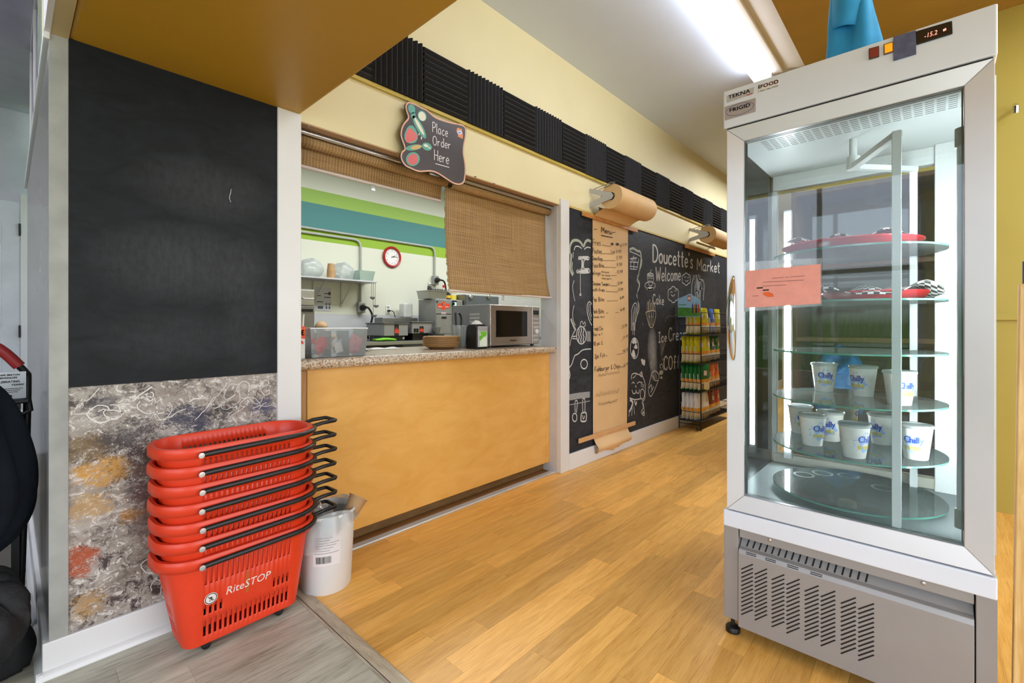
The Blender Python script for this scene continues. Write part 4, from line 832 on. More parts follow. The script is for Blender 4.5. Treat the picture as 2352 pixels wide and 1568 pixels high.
# ledge, legs, louvred lower panel
MB().box((FX - .008, YR, .386), (2.40, YL, .443)).build('base_ledge', FW, fr, bevel=.004)
for a, b in ((YL, .514), (-.078, YR)): MB().box((FX, a, .058), (FX + .05, b, .386)).build('corner_post', FG, fr, bevel=.002)
MB().box((FX + .02, YR, .06), (2.40, YR + .004, .386)).box((FX + .02, YL - .004, .06), (2.40, YL, .386)).box((2.394, YR, .06), (2.40, YL, .386)).box((FX + .05, YR, .058), (2.40, YL, .062)).build('lower_cabinet', FG, fr)
pf = [(FX + .004, .386), (FX + .004, .355), (FX + .04, .352), (FX + .012, .322), (FX - .004, .318), (FX - .010, .304), (FX - .010, .046), (FX + .01, .046), (FX + .05, .3), (FX + .06, .386)]
lp = MB().prism([(x, .511, z) for x, z in pf], (0, -.586, 0)).build('lower_panel', FG, fr, bevel=.0015)
slots = MB()
def slot(o, a, b, wd=.0042):                             # dark slot between two points on a face, o = outward normal
    o = Vector(o); a, b = Vector(a) + o * .0004, Vector(b) + o * .0004; slots.ribbon([a, a + (b - a) * .08, b - (b - a) * .08, b], wd, o)
lz = lambda x, y: (1650 + x / 3.35, 1100 + y / 3.35)
for x0, y0, x1, y1, n_ in ((176, 693, 266, 655, 12), (280, 732, 375, 690, 12), (410, 774, 508, 735, 12), (524, 812, 626, 770, 12), (664, 862, 772, 820, 12), (788, 905, 900, 861, 12), (942, 956, 1058, 912, 12), (1076, 1000, 1198, 958, 12)):
    x = FX - .010; step = {176: 31.6, 280: 31.9, 410: 32.8, 524: 33.8, 664: 33.9, 788: 34.2, 942: 35, 1076: 35.8}[x0]
    for i in range(n_): slot((-1, 0, 0), onX(*lz(x0, y0 + i * step), x), onX(*lz(x1, y1 + i * step), x))
for i in range(18):                                      # slots on the sloping top of the panel
    Y_ = .490 - i * .0196; slot(Vector((-.03, 0, .028)).normalized(), (FX + .014, Y_, .3243), (FX + .036, Y_ - .004, .3477), .0048)
for c in (.47, .41, .345, .28):
    for dz in (.0025, -.0025): slot(Vector((-.014, 0, .006)).normalized(), (FX - .007 + dz * .4, c + .016, .311 + dz), (FX - .007 + dz * .4, c - .016, .311 + dz), .0026)
slots.build('vent_slots', SLOT, lp)['kind'] = 'stuff'
for u, v in ((1768, 1240), (2121, 1339)):
    p = onX(u, v, FX + .004); MB().lathe([(.0055, 0), (.0055, -.0015), (.0035, -.003), (.0, -.003)], 14, p, 'X').build('screw', ALU, lp, smooth=40)
for y_ in (.54, -.1): MB().lathe([(.024, 0), (.024, .014), (.02, .02), (.007, .024), (.007, .06)], 16, (FX + .028, y_, .0)).build('foot', BLK, fr, smooth=40)
for y_ in (.45, -.02): MB().lathe([(.03, -.012), (.034, -.006), (.034, .006), (.03, .012)], 20, (FX + .12, y_, .034), 'Y').build('castor', BLK, fr, smooth=40)
# cabin
MB().box((1.775, YR + .004, .443), (2.39, YL - .004, .49)).build('cabin_floor', mat('steel_floor', (176, 186, 188), .25, .5), fr)
MB().box((1.775, YR + .004, 1.765), (2.39, YL - .004, 1.803)).build('cabin_ceiling', INW, fr)
vt = MB()
for i in range(21):
    y_ = .47 - i * .0262
    for k in range(7): x = 1.85 + k * .017; vt.box((x, y_, 1.7646), (x + .0045, y_ - .020, 1.7651))
vt.build('ceiling_vents', mat('vent_shadow', (120, 130, 128), .6), fr)['kind'] = 'stuff'
MB().box((1.775, YR, .49), (2.39, YR + .022, 1.765)).build('side_wall', INW, fr)
MB().box((1.79, .546, .49), (2.34, .550, 1.765)).build('side_glass', GL1, fr)
MB().box((2.345, .004, .49), (2.349, .54, 1.765)).build('rear_glass', GL1, fr)
bk = MB().box((2.30, YR + .022, .49), (2.36, .004, 1.765)).build('rear_panel', INW, fr, bevel=.003)
MB().box((2.335, .528, .49), (2.365, YL, 1.765)).build('rear_post', INW, fr, bevel=.003)
MB().box((2.32, .0, 1.70), (2.365, .54, 1.765)).build('rear_rail', INW, fr, bevel=.003)
MB().box((2.325, .0, .49), (2.365, .54, .53)).build('rear_sill', mat('cream_sill', (214, 210, 196), .4), fr, bevel=.003)
LEDM = emis('led_strip', (.86, .95, 1.0), 85)
for y_, par in ((.476, fr),):
    o = MB().box((2.29, y_ - .016, .52), (2.312, y_ + .016, 1.6)).build('led_strip', INW, fr, bevel=.003)
    MB().box((2.2875, y_ - .009, .56), (2.2898, y_ + .009, 1.58)).build('led_window', LEDM, o)
o = MB().lathe([(.0155, .56), (.0155, 1.62)], 18, (1.803, -.058, 0)).build('lamp_tube', mat('frosted_tube_cover', (196, 206, 206), .3), fr, smooth=40)
MB().box((1.8185, -.064, .58), (1.8205, -.05, 1.6)).build('lamp_window', emis('tube_led', (.9, .97, 1), 140), o)
for z in (.535, 1.60): MB().lathe([(.02, z), (.02, z + .05)], 18, (1.803, -.058, 0)).build('lamp_cap', mat('sage_cap', (150, 158, 146), .5), o, smooth=40)
# rotating rack
PC = Vector((2.038, .218, 0)); ZS = [.512, .667, .838, 1.005, 1.177, 1.349]
b1, b2 = Vector((1.779, .086, 0)), Vector((2.216, .060, 0))
rk = MB().box((b1.x - .011, b1.y - .011, .505), (b1.x + .011, b1.y + .011, 1.674)).build('rack_post', INW, fr, bevel=.002)
MB().box((b2.x - .011, b2.y - .011, .505), (b2.x + .011, b2.y + .011, 1.674)).build('rack_post', INW, fr, bevel=.002)
for b_ in (b1, b2):
    d_ = (b_ - PC).normalized(); n_ = Vector((-d_.y, d_.x, 0)); c = (b_ + PC) / 2; c.z = 1.664
    MB().obox(c, d_ * ((b_ - PC).length / 2 + .008), n_ * .011, (0, 0, .009)).build('rack_arm', INW, fr, bevel=.001)
MB().lathe([(.02, 1.655), (.02, 1.7), (.012, 1.7), (.012, 1.765)], 16, (PC.x, PC.y, 0)).build('pivot', INW, fr, smooth=40)
GSH = glass('shelf_glass', (.88, .96, .945), haze=.11, hazecol=(.85, .95, .93)); GED = mat('green_glass_edge', (96, 156, 142), .15, var=.05)  # pale haze paints bright reflections into the teal shelf glass
for z in ZS:
    o = MB().lathe([(0, z), (.249, z), (.249, z + .006), (0, z + .006)], 64, (PC.x, PC.y, 0), caps=False).build('glass_shelf', GSH, fr, smooth=30)
    MB().lathe([(.2494, z + .0002), (.2494, z + .0058)], 64, (PC.x, PC.y, 0), caps=False).build('polished_edge', GED, o, smooth=60)
MARK = glass('frost_marks', (.8, .85, .85), haze=.5)
for x, y in ((2.17, .33), (2.2, .25), (2.1, .38), (2.12, .14)):
    o = MB().lathe([(.028, .5186), (.036, .5186)], 24, (x, y, 0), caps=False).build('frost_ring', MARK, fr)
# notice in a plastic sleeve on the door
nx = FX + .010
nt_ = thing('notice', 'salmon paper notice in a clear sleeve taped inside the fridge door glass', 'notice', tuple(onX(1798, 706, nx)))
SLV = glass('clear_sleeve', (.95, .95, .96), haze=.18)
MB().flat([onX(u, v, nx) for u, v in ((1707, 716), (1888, 702), (1888, 592), (1707, 602))]).build('sleeve', SLV, nt_, solid=.0006)
MB().flat([onX(u, v, nx - .001) for u, v in ((1712, 707), (1885, 697), (1885, 606), (1712, 622))]).build('sheet', mat('salmon_paper', (242, 164, 150), .6, var=.05, vscale=30), nt_, solid=.0006)
q = MB()
mat('print_brown', (120, 70, 62), .6)
for u0, v0, u1, v1 in ((1774, 639, 1800, 637), (1803, 637, 1812, 636), (1815, 636, 1848, 633), (1752, 648, 1846, 643), (1752, 657, 1806, 654), (1728, 680, 1742, 679)): q.ribbon([onX(u0, v0, nx - .0018), onX(u1, v1, nx - .0018)], .0014, (1, 0, 0))
q.build('ruled_line', MATS['print_brown'], nt_)
q = MB(); q.flat([onX(u, v, nx - .0018) for u, v in ((1738, 660), (1752, 659), (1752, 662), (1738, 663))]); q.flat([onX(u, v, nx - .0018) for u, v in ((1752, 665), (1766, 664), (1766, 667), (1752, 668))]); q.build('bar', SLOT, nt_)
MB().flat([onX(u, v, nx - .0019) for u, v in ((1753, 671), (1766, 670), (1776, 675), (1777, 681), (1764, 682), (1753, 677))]).build('orange_tab', mat('orange_tab', (240, 106, 44), .6), nt_)

# ================================================================= what stands on the shelves
CHK = None
def m_checker():
    m, t, b = nodes('chequered_paper'); c = N(t, 'ShaderNodeTexChecker'); c.inputs['Scale'].default_value = 1
    t.links.new(pos(t, (62, 62, 62), 'UV'), c.inputs[0]); c.inputs[1].default_value = lin((232, 232, 230)); c.inputs[2].default_value = lin((44, 44, 46))
    t.links.new(c.outputs[0], b.inputs['Base Color']); b.inputs['Roughness'].default_value = .5; return m
CHK = m_checker(); TRED = mat('red_tray_plastic', (214, 34, 40), .25, var=.04)
def tray(z, r, cx, cy, label, plabel, sheetfn, tilt=0):
    t = MB().lathe([(0, .002), (r * .86, .002), (r, .022), (r + .006, .024), (r + .006, .021), (r * .86, -.001), (0, -.001)], 48, (0, 0, .001), caps=False).build('serving_tray', TRED, local=True, smooth=40)
    t.location = (cx, cy, z + .0075 + tilt * r * .5); t.rotation_euler = (tilt, 0, 0); tag(t, label, 'tray')
    e_ = thing('chequered_paper', plabel, 'paper liner', (cx, cy, z + .02))
    blind_sheet('sheet', sheetfn, 24, 16, CHK, e_, .34, .26)
tray(1.349 + .006, .2, 2.03, .23, 'larger red oval tray on the top glass shelf of the fridge', 'black and white chequered paper on the upper red tray',
     lambda a, b: Vector((1.90 + .26 * b, .40 - .34 * a, 1.398 + .018 * math.sin(a * 9) * math.sin(b * 5) + .012 * math.sin(a * 17 + b * 3))))
tray(1.177 + .006, .15, 2.06, .16, 'smaller red tray on the second glass shelf of the fridge', 'chequered paper drooping over the lower red tray edge',
     lambda a, b: Vector((1.88 + .26 * b, .30 - .32 * a, 1.222 + .014 * math.sin(a * 8 + 1) * math.cos(b * 4) + .012 * math.sin(a * 15 + b * 5) - .05 * max(0, .22 - b) * (1 + math.sin(a * 14)) - .03 * max(0, a - .8))))
CUPM = mat('milky_cup', (230, 230, 224), .3, var=.06, vscale=40); LIDM = glass('clear_lid', (.93, .95, .95), haze=.45); CBL = mat('cup_blue', (36, 66, 160), .4); CYE = mat('cup_yellow', (222, 196, 40), .4); CLB = mat('cup_pale_blue', (166, 196, 240), .4)
CUP_H = .104
def cup_r(z): return .031 + (.0425 - .031) * z / CUP_H
def wrap(mb, s_, a0, z0, wid, h, eps=.0007, bold=0):
    vs, fs, wd = text_mesh(s_)
    for dx in ((0,) if not bold else (0, bold)):
        out = []
        for v in vs:
            z = z0 + v.y / .7 * h; r = cup_r(z) + eps; a = a0 - ((v.x / wd - .5) * wid + dx) / .038
            out.append((-r * math.cos(a), r * math.sin(a), z))
        mb.add(out, fs)
def cup_proto():
    t = thing('frozen_treat_cup', 'x', 'cup')
    MB().lathe([(0, .001), (.030, .0), (.031, .003), (cup_r(CUP_H), CUP_H)], 32, caps=False).build('cup', CUPM, t, local=True, smooth=40)
    MB().lathe([(.0438, CUP_H - .004), (.0455, CUP_H - .002), (.0455, CUP_H + .003), (.043, CUP_H + .006), (.036, CUP_H + .006), (.034, CUP_H + .003), (0, CUP_H + .003)], 32, caps=False).build('lid', LIDM, t, local=True, smooth=40)
    pt = MB()
    for k, (a0, zz0, rx, rz) in enumerate(((0, .066, .026, .018), (.55, .05, .016, .016), (-.5, .045, .015, .016), (.1, .032, .02, .010), (3.1, .062, .027, .018), (3.6, .045, .014, .014), (2.7, .04, .014, .014))):
        ring = []
        for i in range(18):
            q = i * 2 * PI / 18; f_ = 1 + .28 * math.sin(5 * q + k); z = zz0 + rz * f_ * math.sin(q); a = a0 - rx * f_ * math.cos(q) / .038; r = cup_r(z) + .0003
            ring.append((-r * math.cos(a), r * math.sin(a), z))
        pt.flat(ring)
    pt.build('splash_print', CLB, t, local=True)
    p2 = MB(); p3 = MB()
    for a0 in (0.0, PI): wrap(p2, 'Chilly', a0, .054, .050, .021, .0012, bold=.0016); wrap(p3, 'treats', a0 + .02, .032, .050, .017, .0012, bold=.0018)
    p2.build('lettering', CBL, t, local=True); p3.build('lettering', CYE, t, local=True)
    return t
cp = cup_proto(); first = True
for u, v, z, rot, lb in ((1893, 897, .838, .1, 'leftmost of the three frozen treat cups on the middle glass shelf'), (1982, 908, .838, -.6, 'middle of the three frozen treat cups on the middle glass shelf'), (2066, 928, .838, .5, 'rightmost of the three cups on the middle glass shelf, behind the white post'),
                         (1866, 1020, .667, .7, 'frozen treat cup at the front left of the lower filled shelf'), (1907, 1010, .667, -.3, 'frozen treat cup just right of the front left one, lower filled shelf'), (1962, 1048, .667, .9, 'frozen treat cup at the front centre, nearest the door glass'), (2026, 1018, .667, -.7, 'frozen treat cup standing behind and left of the white rack post, lower shelf'),
                         (2104, 1052, .667, -.2, 'frozen treat cup at the far right of the lower filled shelf'), (1838, 992, .667, .4, 'frozen treat cup half hidden by the glowing strip, lower filled shelf'), (1946, 980, .667, 1.4, 'frozen treat cup at the very back of the lower filled shelf')):
    p = onZ(u, v, z + .0062)
    c = cp if first else copy_tree(cp); first = False
    c.location = p; c.rotation_euler = (0, 0, math.atan2(p.y, p.x) + rot); c['label'] = lb; c['group'] = 'frozen treat cups in the fridge'
# things behind the fridge, seen through its glass
sh = thing('shelving_unit', 'dark brown open shelving unit seen through the fridge glass', 'shelf', (3.65, .3, 0))
DKW = m_wood('dark_brown_board', (62, 46, 34), (92, 70, 50), (20, 20, 3))
for y_ in (-.06, .66): MB().box((3.4, y_, 0), (3.92, y_ + .025, 1.95)).build('side_board', DKW, sh)
MB().box((3.9, -.06, 0), (3.92, .685, 1.95)).build('back_board', DKW, sh)
for z in (.08, .44, 1.0, 1.45, 1.92): MB().box((3.4, -.035, z), (3.9, .66, z + .025)).build('shelf_board', DKW, sh)
def crumple(name, c, r, m, seed, n=20, amp=.18):
    rr = random.Random(seed); ks = [(rr.uniform(1, 4), rr.uniform(1, 5), rr.uniform(0, 6)) for _ in range(7)]
    s_ = MB()
    def f(a, b):
        th, ph = a * 2 * PI, b * PI; k = 1 + amp * sum(math.sin(p * th * round(p) / max(p, 1) + q * ph + o) for p, q, o in ks) / 3.5
        return Vector((c[0] + r[0] * k * math.sin(ph) * math.cos(th), c[1] + r[1] * k * math.sin(ph) * math.sin(th), max(c[2] + r[2] * k * math.cos(ph), c[2] - r[2] * .92)))
    g = f
    def f(a, b):
        p = g(a, b); q = Vector(p) - Vector(c); m_ = max(r); k = mnoise.noise(Vector((math.cos(a * 2 * PI) * 2.2, math.sin(a * 2 * PI) * 2.2, b * 4)) + Vector((seed, 0, 0))) * amp * .9 + abs(mnoise.noise(Vector((math.cos(a * 2 * PI) * 5, math.sin(a * 2 * PI) * 5, b * 5 + seed)))) * -amp * .9
        w_ = math.sin(b * PI); q = q * (1 + k * w_); return Vector((c[0] + q.x, c[1] + q.y, max(c[2] + q.z, c[2] - r[2] * .92)))
    s_.grid(f, n * 2, n)
    return s_.build(name, m, org=(c[0], c[1], c[2] - r[2] * .92), smooth=50)
o = crumple('plastic_bag', (3.6, .45, .70), (.15, .16, .24), mat('blue_plastic_bag', (40, 120, 190), .25, var=.25, vscale=14), 3); tag(o, 'bulging blue plastic bag on the shelf behind the fridge', 'bag')
# blue cloth hanging over the fridge
bc = thing('hanging_cloth', 'bright blue cloth hanging above the fridge from the shaded mustard ceiling beam', 'cloth', (1.95, .2, 1.95))
BLU = mat('cyan_cloth', (40, 150, 206), .7, var=.12, vscale=9)
def cl(a, b):
    z = 2.5 - .545 * b; w_ = .02 + .05 * b ** .6; th = a * 2 * PI
    k = 1 + .22 * math.sin(3 * th + 2) + .16 * math.sin(5 * th + 4 * b)
    return Vector((1.95 + w_ * .8 * k * math.cos(th), .205 + .012 * math.sin(b * 4) + w_ * k * math.sin(th), z))
MB().grid(cl, 48, 24).build('cloth_body', BLU, bc, smooth=60)
def cf(a, b):
    th = PI * .55 + a * PI * 1.1; w_ = .062 - .01 * b
    return Vector((1.945 + w_ * math.cos(th) * (1 + .12 * math.sin(7 * a)), .21 + w_ * .95 * math.sin(th) + .012 * b, 2.235 - .12 * b - .03 * a * b))
MB().grid(cf, 24, 8).build('folded_flap', BLU, bc, smooth=60, solid=.003)
MB().tube([(1.95, .205, 2.49), (1.95, .205, 2.95)], .003, 6).build('cord', ALU, bc)
# pine-framed board at the right edge
ab = thing('pavement_board', 'pine-framed black sandwich board standing right of the fridge', 'sandwich board', (1.75, -.42, 0))
e0 = onX(2341, 655, 1.74); 
MB().prism([(1.73, -.142, 0), (1.73, -.155, 1.205), (1.73, -.2, 1.205), (1.73, -.19, 0)], (.03, 0, 0)).build('stile', PINE, ab, bevel=.003)
MB().prism([(1.73, -.66, 0), (1.73, -.66, 1.205), (1.73, -.71, 1.205), (1.73, -.71, 0)], (.03, 0, 0)).build('stile', PINE, ab, bevel=.003)
for z in (.12, 1.14): MB().box((1.735, -.66, z), (1.757, -.19, z + .06)).build('rail', PINE, ab, bevel=.002)
MB().box((1.742, -.66, .18), (1.75, -.19, 1.14)).build('panel', m_chalk('sandwich_black', []), ab)
MB().prism([(1.80, -.20, 0), (1.745, -.20, 1.19), (1.765, -.20, 1.19), (1.83, -.20, 0)], (0, -.05, 0)).build('rear_leg', PINE, ab)
MB().prism([(1.80, -.66, 0), (1.745, -.66, 1.19), (1.765, -.66, 1.19), (1.83, -.66, 0)], (0, -.05, 0)).build('rear_leg', PINE, ab)
MB().box((1.74, -.7, 1.2), (1.752, -.162, 1.262)).build('top_board', mat('black_top_board', (40, 34, 38), .5), ab)
o = MB().tube([(3.93, -.335, 2.35), (3.90, -.335, 2.36), (3.87, -.335, 2.34), (3.88, -.335, 2.31)], .012, 8).build('coat_hook', CHROME, org=(3.93, -.335, 2.33), smooth=40); tag(o, 'small chrome hook on the ochre wall beside the fridge', 'hook')
# ================================================================= stack of wheeled shopping baskets
REDB = mat('red_basket_plastic', (224, 60, 26), .38, var=.05, vscale=5)
def outline(hx, hy, r, nf=37, ne=9, nc=7):
    P = []
    def seg(a, b, n):
        for i in range(n): P.append((a[0] + (b[0] - a[0]) * i / n, a[1] + (b[1] - a[1]) * i / n))
    def arc(cx, cy, a0):
        for i in range(nc): a = a0 + PI / 2 * i / nc; P.append((cx + r * math.cos(a), cy + r * math.sin(a)))
    seg((-hx + r, -hy), (hx - r, -hy), nf); arc(hx - r, -hy + r, -PI / 2)
    seg((hx, -hy + r), (hx, hy - r), ne); arc(hx - r, hy - r, 0)
    seg((hx - r, hy), (-hx + r, hy), nf); arc(-hx + r, hy - r, PI / 2)
    seg((-hx, hy - r), (-hx, -hy + r), ne); arc(-hx + r, -hy + r, PI)
    return P
BH = .335
def bdim(z): f = (z - .03) / (BH - .03); return (.185 + .058 * f, .085 + .032 * f, .04 + .055 * f)
def basket_proto():
    t = thing('shopping_basket', 'x', 'basket')
    rows = [(z, 0) for z in (.03, .034, .062, .118, .136, .17, .24, .298, .335)] + [(.340, .004), (.340, .013), (.334, .016), (.308, .017)]
    s = MB(); nP = None; vs = []
    for z, off in rows:
        hx, hy, r = bdim(min(z, BH)) if off == 0 else bdim(BH)
        if z == .03: hx, hy = hx - .006, hy - .006
        o = outline(hx + off, hy + off, r + off); nP = len(o)
        vs += [(x, y, z) for x, y in o]
    fs = []
    for i in range(len(rows) - 1):
        for k in range(nP):
            hole = False; z = rows[i][0]
            kk = k if k < 37 else (k - 37 - 7 if 44 <= k < 53 else (k - 60 if 60 <= k < 97 else (k - 104 if 104 <= k < 113 else -1)))
            inside = kk >= 0; odd = kk % 2 == 1
            if inside and odd and rows[i][1] == 0:
                if z in (.062, .24): hole = True
                if z == .136 and (kk < 9 or kk > 28 or not (k < 37 or 60 <= k < 97)): hole = True
            if not hole: fs.append((i * nP + k, i * nP + (k + 1) % nP, (i + 1) * nP + (k + 1) % nP, (i + 1) * nP + k))
    fs.append(tuple(range(nP)))
    s.add(vs, fs); s.build('tub', REDB, t, local=True, solid=.0032, smooth=35)
    # pull handle: a long black bow along both sides, its grip standing out at the right-hand end
    hx, hy, r = bdim(BH); ro = r + .022
    half = [(-.155, -hy - .0225, .318), (-.1, -hy - .0235, .320), (hx - r, -hy - .0235, .326)] + [(hx - r + ro * math.sin(a), -(hy - r) - ro * math.cos(a), .327) for a in (.3, .6, .9, 1.2)]
    path = half + [(hx + .022, -.03, .328)]
    MB().tube(catmull(path, 2), .0092, 8).build('handle_bow', BLK, t, local=True, smooth=50)
    MB().tube(catmull([(x, -y, z) for x, y, z in path], 2), .0092, 8).build('handle_bow', BLK, t, local=True, smooth=50)
    gp = [(hx + .018, -.04, .329), (hx + .06, -.046, .337), (hx + .112, -.045, .338), (hx + .120, -.036, .338), (hx + .120, .036, .338), (hx + .112, .045, .338), (hx + .06, .046, .337), (hx + .018, .04, .329)]
    MB().tube(gp, .0078, 8).build('grip', BLK, t, local=True, smooth=50)
    MB().box((hx + .004, -.055, .312), (hx + .03, .055, .336)).build('hinge_block', mat('brown_black_hinge', (58, 48, 36), .5), t, local=True, bevel=.005)
    for sgn in (-1, 1): MB().lathe([(.009, 0), (.009, -.004 * -sgn), (0, -.005 * -sgn)], 12, (-.155, sgn * (hy + .0295), .318), 'Y', caps=False).build('rivet', ALU, t, local=True, smooth=40)
    for x in (-.12, .12):
        for y in (-.06, .06): MB().lathe([(.009, -.008), (.0145, -.006), (.0145, .006), (.009, .008)], 16, (x, y, .0155), 'Y').build('wheel', BLK, t, local=True, smooth=40)
        MB().box((x - .012, -.075, .017), (x + .012, .075, .0285)).build('wheel_bracket', BLK, t, local=True)
    return t
bp = basket_proto(); pos_l = ['bottom red wheeled basket of the stack, with the white lettering', 'second red basket from the bottom of the stack', 'third red basket from the bottom of the stack', 'middle red basket of the stack of seven', 'third red basket from the top of the stack', 'second red basket from the top of the stack', 'topmost red shopping basket of the stack, open and empty']
BROT = math.radians(2.0)
for i in range(7):
    c = bp if i == 0 else copy_tree(bp)
    c.location = (.574 + R.uniform(-.002, .002), 1.895 + R.uniform(-.002, .002), .0605 * i); c.rotation_euler = (0, 0, BROT + R.uniform(-.006, .006)); c['label'] = pos_l[i]; c['group'] = 'stacked red shopping baskets'
lw = MB(); cs, sn = math.cos(BROT), math.sin(BROT)
def front(x, z, d=.0022): hx, hy, r = bdim(z); return Vector((x, -hy - d, z))
vs, fs, wd = text_mesh('RiteSTOP')
x0, x1 = -.075, .075
lw.add([front(x0 + (v.x + .18 * v.y) / (wd + .13) * (x1 - x0), .178 + v.y / .7 * .027) for v in vs], fs)
lw.build('lettering', mat('white_print', (236, 228, 222), .5), bp, local=True)
dsc = MB(); dsc.flat([front(-.118 + .0195 * math.cos(a), .1865 + .0195 * math.sin(a), .0020) for a in [i * 2 * PI / 28 for i in range(28)]]); dsc.build('round_sticker', MATS['white_print'], bp, local=True)
ring = MB(); ring.ribbon([front(-.118 + .0165 * math.cos(a), .1865 + .0165 * math.sin(a), .0026) for a in [i * 2 * PI / 28 for i in range(28)]], .0022, (0, 1, 0), True)
fg = lambda pts, w_: ring.ribbon([front(-.118 + a, .1865 + b, .0026) for a, b in pts], w_, (0, 1, 0))
fg([(-.009, .008), (.009, -.008)], .002); fg([(-.004, -.009), (0, 0), (.004, -.009)], .0026); fg([(-.006, .002), (.006, .002)], .0024); fg([(0, 0), (0, .006)], .004)
ring.build('sticker_symbol', INK, bp, local=True)
MB().flat([front(a, b, .0019) for a, b in ((-.012, .158), (.0, .158), (.002, .235), (-.010, .235))]).build('tape_mark', mat('brown_tape', (196, 92, 40), .5), bp, local=True)

# ================================================================= bucket used as a bin
bu = thing('plastic_bucket', 'white plastic bucket with a barcode label and clear liner beside the baskets', 'bucket', (.92, 1.915, 0))
MB().lathe([(0, .001), (.094, 0), (.099, .006), (.114, .312), (.118, .313), (.118, .324), (.112, .324), (.097, .01), (0, .008)], 40, caps=False).build('tub', mat('white_bucket_plastic', (226, 226, 226), .4, var=.03), bu, local=True, smooth=40)
def bwrap(a, z, e_=.0008): r = .099 + .015 * (z - .006) / .306 + e_; return Vector((r * math.cos(a), r * math.sin(a), z))
AV = math.atan2(-1.915, -.92) + .12                       # towards the entrance
MB().grid(lambda a, b: bwrap(AV - .62 + 1.02 * a, .125 + .13 * b), 16, 4).build('label', mat('bucket_label', (232, 226, 226), .5), bu, local=True, smooth=60)
bar = MB(); x = 0.0; rb = random.Random(5)
while x < .55:
    w_ = rb.choice((.008, .014, .022)); bar.add([bwrap(AV - .50 + x, .137, .0014), bwrap(AV - .50 + x + w_, .137, .0014), bwrap(AV - .50 + x + w_, .165, .0014), bwrap(AV - .50 + x, .165, .0014)], [(0, 1, 2, 3)]); x += w_ + rb.choice((.01, .016))
o = bar.build('barcode', INK, bu, local=True); o['kind'] = 'stuff'
ln = MB()
for i in range(7): ln.ribbon([bwrap(AV - .56 + .9 * k / 8, .178 + .0105 * i, .0014) for k in range(9 - (i * 3) % 4)], .0022, bwrap(AV, 0) * Vector((1, 1, 0)))
o = ln.build('label_print', mat('grey_print', (150, 144, 146), .6), bu, local=True); o['kind'] = 'stuff'
LIN = glass('bin_liner', (.95, .95, .96), haze=.32)
def liner(a, b):
    th = a * 2 * PI; wv = .006 * math.sin(9 * th) + .005 * math.sin(14 * th + 1)
    if b < .35: r, z = .104 + .012 * b / .35, .25 + .085 * b / .35
    else: f_ = (b - .35) / .65; r, z = .116 + .012 * f_ + wv * f_, .335 - (.09 + .05 * math.sin(th * 2)) * f_
    if b > .2: z += .018 * math.sin(3 * th + .5) * min(1, b * 2)
    return Vector((r * math.cos(th), r * math.sin(th), z))
MB().grid(liner, 64, 12).build('bin_liner', LIN, bu, local=True, smooth=60)
cu = MB().lathe([(.026, 0), (.04, .1), (.043, .1), (.043, .104), (.038, .104), (.025, .003), (0, .003)], 28, caps=False).build('paper_cup', mat('brown_card', (176, 140, 98), .7), local=True, smooth=40)
cu.location = (.985, 1.865, .262); cu.rotation_euler = (.1, .62, .3); tag(cu, 'empty brown card cup sticking out of the white bucket', 'cup')
o = crumple('crumpled_film', (.895, 1.92, .285), (.05, .05, .06), LIN, 11, 12, .3); tag(o, 'crumpled clear plastic film in the white bucket', 'plastic film')

# ================================================================= chip rack
rk0 = 4.87
cr_ = thing('chip_rack', 'black wire chip rack standing against the blackboard beyond the menu', 'rack', (5.35, 1.91, 0))
Y0, Y1, X1 = 1.80, 2.03, 5.85; ZR = [.10, .407, .70, 1.004]
for x in (rk0, X1):
    for y in (Y0, Y1): MB().tube([(x, y, .0), (x, y, 1.235)], .006, 6).build('post', BLKW, cr_, smooth=50)
    for z in [.06, .19, .50, .80, 1.10, 1.235]: MB().tube([(x, Y0, z), (x, Y1, z)], .0035, 6).build('side_wire', BLKW, cr_)
MB().tube([(rk0, Y0, .03), (rk0 - .015, Y0 + .01, .012), (rk0 - .015, Y0 + .035, .012), (rk0, Y0 + .045, .03)], .005, 6).build('foot', BLKW, cr_)
for z in ZR:
    MB().box((rk0, Y0, z - .012), (X1, Y1, z)).build('shelf', BLKW, cr_)
    MB().tube([(rk0, Y0, z + .075), (X1, Y0, z + .075)], .004, 6).build('front_rail', BLKW, cr_)
    for i in range(1, 40): MB().tube([(rk0 + i * .0245, Y0, z), (rk0 + i * .0245, Y0, z + .075)], .0022, 4).build('front_wire', BLKW, cr_)
MB().tube([(rk0, Y0, 1.235), (X1, Y0, 1.235)], .004, 6).build('top_rail', BLKW, cr_); MB().tube([(rk0, Y1, 1.235), (X1, Y1, 1.235)], .004, 6).build('top_rail', BLKW, cr_)
hc = MB().prism([(rk0 - .012, 2.04, 1.19), (rk0 - .012, 1.80, 1.19), (rk0 - .012, 1.80, 1.36), (rk0 - .012, 1.91, 1.435), (rk0 - .012, 2.04, 1.385)], (.004, 0, 0)).build('header_card', mat('card_sky', (150, 196, 232), .5, var=.08, vscale=6), cr_)
MB().flat([(rk0 - .0125, 2.039, 1.195), (rk0 - .0125, 1.801, 1.195), (rk0 - .0125, 1.801, 1.278), (rk0 - .0125, 2.039, 1.292)]).build('field_print', mat('card_field', (74, 140, 54), .5, var=.25, vscale=20), hc)
MB().flat([(rk0 - .013, 1.935, 1.355), (rk0 - .013, 1.902, 1.355), (rk0 - .013, 1.902, 1.415), (rk0 - .013, 1.935, 1.415)]).build('logo_print', mat('card_logo', (196, 96, 82), .5), hc)
MB().flat([(rk0 - .0134, 1.93, 1.37), (rk0 - .0134, 1.907, 1.37), (rk0 - .0134, 1.907, 1.4), (rk0 - .0134, 1.93, 1.4)]).build('logo_centre', mat('card_white', (232, 232, 230), .5), hc)
